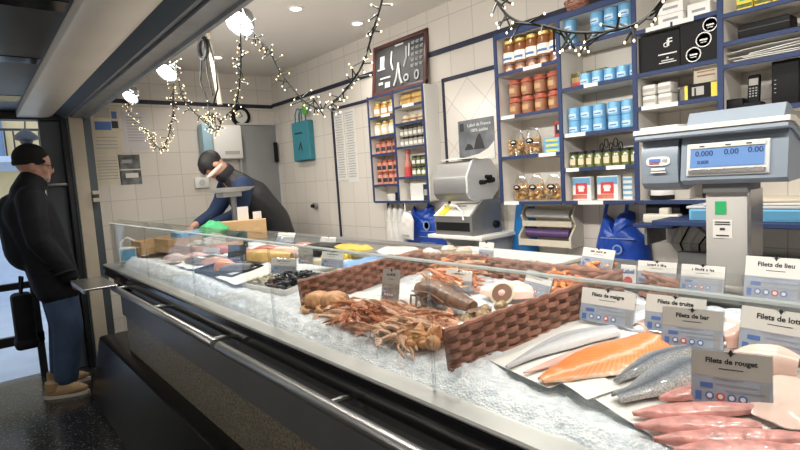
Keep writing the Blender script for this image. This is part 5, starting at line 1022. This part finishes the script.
b.build('tray_rim', MT['blackm'], t, smooth=0)
fish('cut orange fish piece lying on the black tray', [(-2.50,.90),(-2.45,.915),(-2.37,.945)], [.018,.035,.030,.012], .042, MT['orangef'], zo=.032)
fish('dark grey fish skin on the black tray beside the orange cut', [(-2.42,.89),(-2.35,.93),(-2.27,.98)], [.012,.030,.02], .03, MT['greyf'], zo=.032)
for i, (x, y, m, lb) in enumerate(((-2.72,1.13,'redf','red fish lying farthest behind the small pale sign'),(-2.86,.93,'silver','silver fish nearest the glass, far along the counter'),(-2.78,1.0,'silver','silver fish in the middle of the far fish row'),(-3.0,.97,'pinkf','pinkish fillet left of the far silver fish'),(-3.02,1.12,'redf','red fish in front of the wooden crates'),(-2.68,.96,'pinkf','pinkish fillet left of the black tray'),(-2.62,1.22,'redf','red fish behind the long golden smoked fish'),(-2.45,1.25,'monk','pale fillet behind the golden smoked fish'),(-2.40,1.33,'mulletm','red fillet at the back beside the black rear box'),(-3.16,.90,'monk','pale fillet at the front of the wooden crates'))):
    fish(lb, [(x-.11,y-.03),(x-.04,y),(x+.04,y+.015),(x+.12,y+.04)], [.006,.026,.034,.022,.010], .036, MT[m], zo=.022, name='whole_fish', cat='fish')
b = MB(); b.box((-2.26,1.36,1.045), (.16,.10,.06), bev=.004, rz=.3); tag(b.build('black_box', MT['blackm']), 'small black box at the back beside the golden smoked fish', 'box')
flat('fish_paper', 'white paper sheets under the far fish row', [(-3.05,.86),(-2.62,.86),(-2.55,1.2),(-2.95,1.25)], MT['paper'], .018, wob=.012)
# crates at the far end
def crate(label, c, d, rz, m='wood', slats=2):
    t = thing('wooden_crate', label, 'crate', c, rz); w, dp, h = d
    b = MB(); b.box((0,0,.004), (w,dp,.008)); b.build('crate_floor', MT[m], t, smooth=0)
    for s_ in (-1,1):
        b = MB()
        for k in range(slats): b.box((0,s_*dp/2,h*(k+.5)/slats), (w,.008,h/slats*.86))
        b.build('side_boards', MT[m], t, smooth=0); b = MB()
        for k in range(slats): b.box((s_*w/2,0,h*(k+.5)/slats), (.008,dp,h/slats*.86))
        b.build('end_boards', MT[m], t, smooth=0)
        for q in (-1,1): b = MB(); b.box((s_*(w/2-.012),q*(dp/2-.012),h/2), (.016,.016,h)); b.build('corner_post', MT[m], t, smooth=0)
    return t
crate('wooden oyster crate nearest the fish row at the far end', Zs(-3.22,1.12,.012), (.30,.30,.06), .12); crate('wooden crate in the middle of the far end, filled with blue labels', Zs(-3.50,1.13,.018), (.22,.42,.085), .10); crate('wooden crate at the far left end behind the glass', Zs(-3.73,1.0,.018), (.20,.34,.085), .05)
b = MB()
b.ell((0,0,.012), (.036,.026,.013), nu=16, nv=8, fn=lambda p: V((p.x*(1+.12*math.sin(5*p.y)), p.y*(1+.18*math.sin(4*p.x)), p.z+.12*math.sin(9*p.x)*math.sin(7*p.y)))); oy = b.build('oyster', MT['oyster']); ok = 0
for k in range(40):
    x, y = rnd.uniform(-3.34,-3.11), rnd.uniform(1.01,1.23); o = oy if ok == 0 else dup(oy); ok += 1; o.location = Zs(x, y, .03+rnd.uniform(0,.05)); o.rotation_euler = (rnd.uniform(-.5,.5),rnd.uniform(-.5,.5),rnd.uniform(0,6)); tag(o, 'rough grey-green oyster piled in the far wooden crate', 'oyster', 'oysters in the crate')
t = thing('blue_label_box', 'white and blue carton with arched handle at the far left of the counter', 'carton', Zs(-3.77,.79,.0), rz=1.25); b = MB(); b.box((0,0,.045), (.10,.10,.09), bev=.003); b.build('carton_body', MT['twhite'], t, smooth=0); b = MB(); b.box((0,-.0508,.045), (.085,.0012,.07)); b.build('blue_print', MT['tin'], t, smooth=0); b = MB(); b.tube([(-.045,0,.09),(-.04,0,.13),(0,0,.155),(.04,0,.13),(.045,0,.09)], .006, 6); b.build('handle', MT['white'], t)
for i in range(3): pack('blue_label_box', 'blue and white carton standing in the middle far crate, %s one' % ('left','middle','right')[i], 'carton', Zs(-3.565+i*.065,1.14,.028), (.056,.26,.10), MT['tin'], [(0,0,.05,.04,MT['twhite'])], rz=.12, group='cartons in the crate')
b = MB(); b.box((-3.35,1.30,1.06), (.5,.012,.10), rz=.08); tag(b.build('dark_green_board', mat('dark_green', (.03,.07,.06), .6)), 'dark green board standing behind the oyster crate', 'board')
t = thing('cardboard_box', 'tan cardboard box standing on the rear of the counter by the employee', 'box', (-3.36,1.41,1.0355), rz=1.12); b = MB(); b.box((0,0,.065), (.31,.10,.13), bev=.002); b.build('carton', MT['cardboard'], t, smooth=0); b = MB(); b.box((0,-.0506,.07), (.31,.001,.01)); b.build('tape', MT['wood'], t, smooth=0)
for k, (dy, h) in enumerate(((.06,.09),(.16,.05))):
    b = MB(); b.box((-3.36,1.36+dy,1.166+h/2), (.006,.075 if k == 0 else .06,h)); tag(b.build('white_card', MT['twhite'], smooth=0), 'white card standing on the cardboard box, %s one' % ('larger left','smaller right')[k], 'card')
t = thing('green_bag', 'crumpled green plastic bag beside the cardboard box', 'bag', (-3.42,1.24,1.03)); b = MB(); b.ell((0,0,.07), (.09,.10,.075), nu=22, nv=14, fn=lambda p: p*(1+.22*noise.noise(p*2.2)+.07*noise.noise(p*6))); b.build('bag_body', MT['green'], t)
b = MB(); b.box((-3.75,1.47,1.06), (.22,.10,.05), bev=.004); tag(b.build('dark_box', MT['blackm']), 'dark low box on the far rear worktop before the employee', 'box')
b = MB(); b.box((-3.98,.95,1.0), (.10,.14,.12), bev=.004, rz=.2); tag(b.build('brown_carton', MT['cardboard']), 'brown carton outside the far glass end of the counter', 'carton')
b = MB(); b.box((-3.98,.98,.47), (.09,.32,.936), bev=.004); tag(b.build('end_cabinet', MT['steel_b'], smooth=0), 'steel end cabinet closing the far end of the counter', 'cabinet')
# ------------------------------------------------------------------ people
def head(b, M, s=1.0):
    def e(c, d): b.ell((0,0,0), [q*s for q in d], M @ Matrix.Translation([q*s for q in c]), nu=18, nv=12)
    e((0,0,.035), (.076,.098,.092)); e((0,.022,-.035), (.062,.070,.075)); e((0,.072,-.078), (.030,.024,.024))     # faces +y
    e((0,.098,-.012), (.013,.020,.026)); e((0,.108,-.022), (.014,.012,.011)); e((0,.088,-.056), (.024,.012,.008)); e((0,.078,.026), (.058,.020,.014))
    for q in (-1,1): e((q*.076,-.005,-.005), (.010,.020,.032)); e((q*.040,.066,-.022), (.026,.020,.022))
def hand(b, M, q=1):
    """palm in local x-y, fingers towards +y, thumb on the q side"""
    b.ell((0,.035,0), (.036,.048,.014), M, nu=14, nv=8)
    for i, (x, L) in enumerate(((-.027,.058),(-.009,.072),(.009,.076),(.027,.066))):
        x *= -q; b.tube([M @ V((x,.07,0)), M @ V((x*1.1,.07+L*.5,-.008)), M @ V((x*1.1,.07+L*.85,-.030)), M @ V((x,.07+L*.9,-.045))], [.0095,.009,.0085,.006], 8)
    b.tube([M @ V((q*.03,.02,0)), M @ V((q*.055,.045,-.01)), M @ V((q*.055,.075,-.022))], [.012,.011,.007], 8)
def eyes(par, M, s=1.0):
    for q in (-1,1): b = MB(); b.ell((0,0,0), (.011*s,.008*s,.009*s), M @ Matrix.Translation((q*.031*s,.088*s,.008*s)), nu=10, nv=8); b.ell((0,0,0), (.0055*s,.003*s,.0055*s), M @ Matrix.Translation((q*.031*s,.0955*s,.008*s)), nu=8, nv=6, mi=1); b.build('eye', [MT['wink'], MT['ink']], par)
# customer, profile view, facing the counter (+y)
MH = Matrix.Translation((0,-.035,1.62)) @ Matrix.Rotation(-.10,4,'X') @ Matrix.Rotation(-.05,4,'Z')
def ex(b):
    head(b, MH, 1.1)
    hand(b, Matrix.Translation((.205,.075,.86)) @ Matrix.Rotation(-1.1,4,'X') @ Matrix.Rotation(PI/2,4,'Y'), 1); hand(b, Matrix.Translation((-.21,.075,.86)) @ Matrix.Rotation(-1.1,4,'X') @ Matrix.Rotation(-PI/2,4,'Y'), -1)
body = fused('person', [
    [((0,0,.92),.12),((0,-.05,1.12),.125),((0,-.08,1.34),.125),((0,-.06,1.47),.062),((0,-.045,1.55),.056)],
    [((-.16,-.08,1.40),.07),((.16,-.08,1.40),.07)],
    [((.185,-.08,1.40),.055),((.225,-.07,1.13),.043),((.215,.05,.90),.032),((.205,.075,.86),.026)],
    [((-.185,-.08,1.40),.055),((-.225,-.07,1.13),.043),((-.215,.05,.90),.032),((-.21,.075,.86),.026)],
    [((.085,0,.90),.10),((.10,.025,.48),.062),((.115,-.03,.10),.045),((.125,.03,.06),.042)],
    [((-.085,0,.90),.10),((-.10,.025,.48),.062),((-.125,-.03,.10),.045),((-.12,.03,.06),.042)]], MT['skin'], None, .011, 3, ex)
body.location = (-4.44,.42,0); tag(body, 'man in black beanie and dark coat standing sideways by the counter end', 'person')
def exb(b):
    b.tube([(.215,-.09,1.28),(.25,-.13,1.22),(.22,-.10,1.16)], [.05,.055,.05], 10)
coat = fused('coat', [
    [((.08,.02,.77),.145),((.09,-.03,1.05),.150),((.085,-.09,1.30),.155),((.07,-.085,1.44),.10),((.0,-.05,1.52),.088)],
    [((-.08,.02,.77),.145),((-.09,-.03,1.05),.150),((-.085,-.09,1.30),.155),((-.07,-.085,1.44),.10),((0,-.05,1.52),.088)],
    [((0,-.10,1.05),.16),((0,-.15,1.32),.13)],
    [((.20,-.085,1.40),.088),((.25,-.085,1.26),.082),((.265,-.075,1.12),.075),((.245,.02,.96),.067),((.225,.075,.855),.060)],
    [((-.20,-.085,1.40),.088),((-.255,-.085,1.26),.08),((-.265,-.075,1.12),.075),((-.245,.02,.96),.067),((-.225,.075,.855),.060)]], MT['coatm'], body, .013, 5)
b = MB()
for k in range(6): b.tube([(.245-.0*k+.05*math.cos(a), -.06+.022*k+.062*math.sin(a), 1.10-.045*k+.02*math.sin(a+1)) for a in [j*.5 for j in range(-3,4)]], .010, 6)
b.build('sleeve_folds', MT['coatm'], coat)
b = MB(); b.lathe([(.082,-.03),(.092,.0),(.085,.035),(.078,.04)], M=Matrix.Translation((0,-.05,1.495)) @ Matrix.Rotation(-.15,4,'X'), n=22); b.build('coat_collar', MT['coatm'], coat)
fused('trousers', [[((.085,.015,.84),.115),((.105,.045,.48),.098),((.115,.0,.13),.078)], [((-.085,.015,.84),.115),((-.105,.045,.48),.098),((-.122,.0,.13),.078)], [((-.07,0,.86),.115),((.07,0,.86),.115)]], MT['jeans'], body, .013, 4)
MC = MH @ Matrix.Translation((0,-.012,.060)) @ Matrix.Rotation(.10,4,'X')
b = MB(); b.ell((0,0,.0), (.088,.108,.104), MC, nu=28, nv=16, fn=lambda p: V((p.x, p.y, max(p.z, -.42)))); cp = b.build('beanie', MT['wool'], body)
b = MB(); b.tube([MC @ V((.083*math.cos(a), .103*math.sin(a), -.028)) for a in [k*2*PI/30 for k in range(30)]], .020, 8, closed=True, flat=.4); b.build('beanie_cuff', MT['wool'], cp)
b = MB()
for q in (-1,1):
    b.tube([MH @ V((q*.035+.024*math.cos(a), .114, .008+.019*math.sin(a))) for a in [k*PI/7 for k in range(14)]], .0028, 5, closed=True); b.tube([MH @ V((q*.060,.112,.012)), MH @ V((q*.083,.05,.014)), MH @ V((q*.086,-.01,.012))], .0028, 5)
b.tube([MH @ V((-.010,.116,.012)), MH @ V((.010,.116,.012))], .0026, 5); b.build('glasses', MT['ink'], body)
b = MB(); b.ell((0,.055,-.075), (.050,.048,.040), MH, nu=16, nv=10); b.build('grey_beard', MT['greyhair'], body)
eyes(body, MH, 1.1)
def shoe(x, y, rz):
    M = Matrix.Translation((x,y,0)) @ Matrix.Rotation(rz,4,'Z'); b = MB()
    so = [(.040*math.sin(a)*(1 if math.cos(a) < 0 else 1.12), .145*math.cos(a)+.03) for a in [-k*PI/12 for k in range(24)]]
    b.prism(so, 0, .022, M); s_ = b.build('sole', MT['sole'], None)
    def up(p): return V((p.x*(1.05 if p.y > 0 else .9), p.y, max(p.z, -.25)*(1-.42*max(0, p.y))))
    b = MB(); b.ell((0,.03,.045), (.042,.138,.062), M, nu=20, nv=12, fn=up); b.tube([M @ V((0,-.055,.06)), M @ V((0,-.05,.115))], [.045,.048], 14); u = b.build('shoe', MT['suede'], body); s_.parent = u
    b = MB()
    for k in range(4): b.tube([M @ V((-.022,.055+.022*k,.098-.009*k)), M @ V((.022,.062+.022*k,.098-.009*k))], .0035, 5)
    b.build('laces', MT['sole'], u)
shoe(.135,-.04,-.40); shoe(-.12,.0,-.10)
t = thing('black_bag', 'black tote bag hanging beside the legs of the man in the beanie', 'bag', (-4.69,.24,.32)); b = MB(); b.box((0,0,.20), (.16,.13,.40), bev=.03); b.box((0,0,.03), (.19,.15,.08), bev=.03); b.build('bag_body', MT['coatm'], t)
b = MB(); b.tube([(-.03,0,.39),(-.02,.01,.52),(.02,.02,.52),(.03,0,.39)], .010, 6); b.build('strap', MT['coatm'], t)
# employee bending over the counter, facing -y
ME = Matrix.Translation((0,-.475,1.575)) @ Matrix.Rotation(PI-.40,4,'Z') @ Matrix.Rotation(-1.25,4,'X')
def ex2(b):
    head(b, ME, .95); hand(b, Matrix.Translation((.10,-.63,1.10)) @ Matrix.Rotation(PI-.2,4,'Z') @ Matrix.Rotation(-.5,4,'X'), 1); hand(b, Matrix.Translation((-.12,-.66,1.10)) @ Matrix.Rotation(PI+.2,4,'Z') @ Matrix.Rotation(-.5,4,'X'), -1)
emp = fused('person', [
    [((0,0,.94),.115),((0,-.08,1.12),.115),((0,-.24,1.32),.12),((0,-.37,1.45),.06),((0,-.43,1.52),.052)],
    [((-.15,-.32,1.40),.065),((.15,-.32,1.40),.065)],
    [((.175,-.34,1.39),.055),((.21,-.40,1.18),.043),((.12,-.58,1.12),.032),((.10,-.63,1.10),.026)],
    [((-.175,-.34,1.39),.055),((-.21,-.44,1.18),.043),((-.14,-.61,1.12),.032),((-.12,-.66,1.10),.026)],
    [((.085,0,.90),.10),((.09,-.03,.48),.062),((.09,.02,.10),.045),((.09,-.08,.045),.04)],
    [((-.085,0,.90),.10),((-.09,-.03,.48),.062),((-.09,.02,.10),.045),((-.09,-.08,.045),.04)]], MT['skin'], None, .011, 3, ex2)
emp.location = (-4.10,2.02,0); tag(emp, 'employee with black hair and dark vest bending forward behind the far counter end', 'person')
fused('vest', [[((.075,.01,.86),.135),((.08,-.06,1.10),.135),((.075,-.22,1.30),.145),((.07,-.31,1.41),.095),((0,-.37,1.48),.075)], [((-.075,.01,.86),.135),((-.08,-.06,1.10),.135),((-.075,-.22,1.30),.145),((-.07,-.31,1.41),.095),((0,-.37,1.48),.075)]], MT['vest'], emp, .013, 4)
fused('jumper_sleeve', [[((.165,-.335,1.395),.082),((.195,-.37,1.28),.070),((.215,-.41,1.18),.060),((.13,-.575,1.12),.046)]], MT['navy'], emp, .012, 3); fused('jumper_sleeve', [[((-.165,-.335,1.395),.082),((-.195,-.38,1.28),.070),((-.215,-.45,1.18),.060),((-.15,-.60,1.12),.046)]], MT['navy'], emp, .012, 3)
fused('trousers', [[((.085,0,.84),.11),((.09,-.025,.48),.09),((.09,.02,.12),.075)], [((-.085,0,.84),.11),((-.09,-.025,.48),.09),((-.09,.02,.12),.075)]], MT['dlid'], emp, .014, 3)
b = MB(); b.ell((0,-.004,.045), (.084,.106,.088), ME, nu=24, nv=16, fn=lambda p: p*(1+.06*noise.noise(p*5)) if not (p.y > .62 and p.z < .0) else p*.80); b.build('hair', MT['hair'], emp)
b = MB(); b.tube([(.070,-.575,1.478),(.084,-.54,1.505),(.090,-.495,1.545),(.084,-.455,1.578)], [.010,.015,.015,.010], 8, flat=.5); b.build('pale_band', MT['palesk'], emp)
b = MB(); b.lathe([(.070,-.03),(.085,.0),(.080,.045),(.070,.05)], M=Matrix.Translation((0,-.40,1.50)) @ Matrix.Rotation(.75,4,'X'), n=20); b.build('vest_collar', MT['vest'], emp)
eyes(emp, ME, .95)
for q in (-1,1): b = MB(); b.ell((q*.09,-.05,.045), (.045,.13,.045), nu=16, nv=10, fn=lambda p: V((p.x, p.y, max(p.z, -.98)))); b.build('shoe', MT['blackm'], emp)
# ------------------------------------------------------------------ canopy spot lamps, downlights, string lights
aim = V((.30,-.50,-.62)).normalized()
def canopy_lamp(x, words):
    t = thing('canopy_spot_lamp', words, 'lamp', (x,.95,2.055), group='canopy spot lamps'); t.scale = (.9,.9,.9); M = V((0,0,1)).rotation_difference(aim).to_matrix().to_4x4()
    b = MB(); b.lathe([(.030,-.085),(.045,-.06),(.064,-.012),(.067,.002),(.060,.004),(.054,-.004)], n=28, M=M); b.build('lamp_shell', MT['alu'], t)
    b = MB(); b.lathe([(.056,-.006),(.045,.006),(.028,.013),(0,.016)], n=28, M=M); b.build('lamp_lens', MT['lamp'], t)
    b = MB(); b.tube([M @ V((0,0,-.06)), (0,-.05,.055), (0,-.146,.06)], .010, 8); b.build('lamp_bracket', MT['steel_b'], t)
    l = bpy.data.lights.new('canopy_spot', 'SPOT'); l.energy = SPOT_E*(.7 if x > -.5 else 1); l.color = (1,.95,.86); l.spot_size = math.radians(150); l.spot_blend = .7; l.shadow_soft_size = .05
    o = bpy.data.objects.new('canopy_spot', l); C.objects.link(o); o.location = V((x,.95,2.055))+aim*.05+V((0,.03,-.02)); o.rotation_euler = V((0,0,-1)).rotation_difference(V((.0,.18,-1))).to_euler()
SPOT_E = 13
for x, w in ((-2.1,'large bright round spot lamp under the canopy, nearest of the three'),(-3.12,'large bright round spot lamp under the canopy, middle of the three'),(-3.98,'large bright round spot lamp under the canopy, farthest of the three'),(-1.1,'bright round spot lamp under the canopy beyond the top of the frame'),(-.1,'bright round spot lamp under the canopy above the camera side')): canopy_lamp(x, w)
def downlight(x, y, words, on=True, e=19):
    t = thing('ceiling_downlight', words, 'lamp', (x,y,ZC), group='small ceiling downlights'); b = MB(); b.lathe([(.05,0),(.05,-.006),(.036,-.010),(.036,0)], n=24); b.build('trim_ring', MT['white'], t)
    b = MB(); b.lathe([(.035,-.004),(0,-.006)], n=20); b.build('lens', MT['lamp'], t)
    l = bpy.data.lights.new('downlight', 'SPOT'); l.energy = e; l.color = (1,.94,.84); l.spot_size = math.radians(150); l.spot_blend = .8; l.shadow_soft_size = .04
    o = bpy.data.objects.new('downlight', l); C.objects.link(o); o.location = (x,y,ZC-.02)
downlight(-2.95,1.71,'small round ceiling downlight, nearest of the three over the employees'' aisle'); downlight(-3.02,2.23,'small round ceiling downlight close to the wall with the knot picture'); downlight(-4.33,1.735,'small round ceiling downlight, farthest, above the employee')
for x in (-1.7,-.4): downlight(x,1.71,'small round ceiling downlight above the frame over the shelves')
for x, w in ((-3.4,'far'),(-1.7,'middle'),(-.2,'near')):  # ceiling lamps added out of view to brighten the counter front
    t = thing('added_customer_lamp', 'unseen round ceiling lamp added to brighten the customer side, %s one' % w, 'lamp', (x,-.75,2.057), group='added customer side ceiling lamps'); b = MB(); b.lathe([(.07,0),(.07,-.008),(.055,-.010),(.055,0)], n=24); b.build('trim_ring', MT['white'], t); b = MB(); b.lathe([(.054,-.004),(0,-.008)], n=20); b.build('lens', MT['lamp'], t)
    l = bpy.data.lights.new('added_customer_light', 'SPOT'); l.energy = 20; l.color = (1,.93,.82); l.spot_size = math.radians(160); l.spot_blend = .8; l.shadow_soft_size = .08
    o = bpy.data.objects.new('added_customer_light', l); C.objects.link(o); o.location = (x,-.75,2.04)
for x, w in ((-3.3,'far'),(-1.1,'near')):  # unseen lamps added to lift the soffit and the counter front
    t = thing('added_wall_lamp', 'unseen half round lamp added on the customer side wall, %s one' % w, 'lamp', (x,-1.80,1.45), group='added customer side wall lamps'); b = MB(); b.lathe([(.02,-.06),(.08,.03),(.085,.04),(.075,.04)], c=(0,.09,0), n=20); b.box((0,.02,-.01), (.06,.04,.10)); b.build('lamp_bowl', MT['white'], t); b = MB(); b.ell((0,.09,.035), (.05,.05,.03)); b.build('lamp_glow', MT['lamp'], t)
    l = bpy.data.lights.new('added_wall_light', 'POINT'); l.energy = 15; l.color = (1,.92,.80); l.shadow_soft_size = .1
    o = bpy.data.objects.new('added_wall_light', l); C.objects.link(o); o.location = (x,-1.68,1.56)
t = thing('hanging_post', 'pale vertical post with looped cables hanging from the ceiling behind the canopy', 'post', (-2.60,1.02,0))
b = MB(); b.tube([(-.06,0,2.475),(-.03,0,2.10),(.03,0,1.80)], .013, 8); b.build('post', MT['post'], t)
b = MB(); b.tube([(-.06+.05*math.cos(a),-.025,2.09+.05*math.sin(a)) for a in [k*PI/8 for k in range(16)]], .012, 6, closed=True); b.build('cable_coil', MT['blackm'], t)
b = MB(); b.tube([(-.08,-.03,2.05),(-.10,-.04,1.93),(.0,-.05,1.82),(.05,-.04,1.80)], .005, 6); b.tube([(.0,-.02,2.12),(.09,-.03,1.98),(.12,-.04,1.86),(.04,-.04,1.79)], .004, 6); b.tube([(-.05,-.02,2.10),(-.02,-.03,1.95),(.05,-.04,1.84)], .004, 6); b.build('cable', MT['blackm'], t)
gl_me = None
def garland(label, paths, step, tw, seed, dark=.75):
    global gl_me
    t = thing('string_lights', label, 'string lights', (0,0,0)); rnd = random.Random(seed); pts = []; b = MB(); tips = []
    for path in paths:
        n = len(path)*8; P = [cr([(x, y, z) for x, y, z in path], i/n) for i in range(n+1)]
        b.tube(P, .0028, 5); L = sum((P[i+1]-P[i]).length for i in range(n)); m = int(L/step); acc = 0; i = 0
        for k in range(m):
            s_ = k/m*n; i = min(n-1, int(s_)); p = P[i].lerp(P[i+1], s_-i); dr = V((rnd.uniform(-1,1), rnd.uniform(-.8,.8), rnd.uniform(-1,.55))).normalized(); ln = tw*rnd.uniform(.6,1.25)
            b.tube([p, p+dr*ln], .0021, 4); tips.append(p+dr*(ln+.002))
    b.build('wire_with_twigs', MT['wire'], t)
    if gl_me is None: q = MB(); q.ell((0,0,0), (.0018,.0018,.0026), nu=8, nv=6); gl_me = q.mesh('bulb', MT['bulb'])
    rnd.shuffle(tips)
    for p in tips[:100]: o = bpy.data.objects.new('bulb', gl_me); C.objects.link(o); o.location = p; o.parent = t
    if len(tips) > 100:
        q = MB()
        for p in tips[100:]: q.ell(p, (.0018,.0018,.0026), nu=6, nv=4)
        q.build('bulbs', MT['bulb'], t)['kind'] = 'stuff'
y = .88
garland('string lights looping below the farthest canopy spot lamps, leftmost loop', [[(-3.59,y,2.03),(-3.66,y-.02,1.94),(-3.55,y,1.82),(-3.40,y+.02,1.745),(-3.296,y,1.695),(-3.136,y,1.63),(-2.98,y-.01,1.66),(-2.87,y,1.78),(-2.825,y,1.895),(-2.79,y,2.03)]], .010, .030, 3)
garland('string lights looping around the pale hanging post, second loop', [[(-2.76,y,2.03),(-2.726,y,1.948),(-2.669,y,1.831),(-2.526,y+.02,1.725),(-2.362,y+.03,1.65),(-2.212,y,1.676),(-2.062,y,1.717),(-1.993,y,1.804),(-1.963,y,1.894),(-1.94,y,2.03)], [(-2.60,.97,1.80),(-2.52,.95,1.70),(-2.44,.93,1.74),(-2.36,.91,1.66)]], .010, .030, 5)
garland('string lights in one wide swag in front of the knot picture', [[(-1.915,y,2.06),(-1.883,y,2.005),(-1.818,y,1.934),(-1.733,y,1.868),(-1.66,y,1.775),(-1.536,y,1.666),(-1.465,y,1.627),(-1.389,y,1.609),(-1.313,y,1.628),(-1.247,y,1.657),(-1.18,y,1.70),(-1.119,y,1.781),(-1.07,y,1.86),(-1.04,y,2.02)]], .013, .036, 8)
garland('string lights hanging in the near swag across the tall shelf unit', [[(-.76,y,2.02),(-.721,y,1.776),(-.70,y,1.72),(-.66,y,1.678),(-.593,y,1.65),(-.541,y,1.626),(-.482,y,1.611),(-.438,y,1.607),(-.404,y,1.613),(-.372,y,1.635),(-.345,y,1.72),(-.30,y,2.02)]], .022, .036, 13)
# ------------------------------------------------------------------ light
l = bpy.data.lights.new('canopy_fill', 'AREA'); l.shape = 'RECTANGLE'; l.size = 4.6; l.size_y = .05; l.energy = 34; l.color = (1,.965,.90)  # unseen area light without a fitting, tilted to brighten the shelves
o = bpy.data.objects.new('canopy_fill', l); C.objects.link(o); o.location = (-1.55,.865,2.04); o.rotation_euler = (math.radians(60),0,0)
w = bpy.data.worlds.new('street_daylight'); bpy.context.scene.world = w; w.use_nodes = True
bg = w.node_tree.nodes['Background']; bg.inputs[0].default_value = (.56,.70,.95,1); bg.inputs[1].default_value = 1.5
vs_ = bpy.context.scene.view_settings; vs_.view_transform = 'Standard'; vs_.look = 'None'; vs_.exposure = 0.36; vs_.gamma = 1; vs_.use_curve_mapping = False
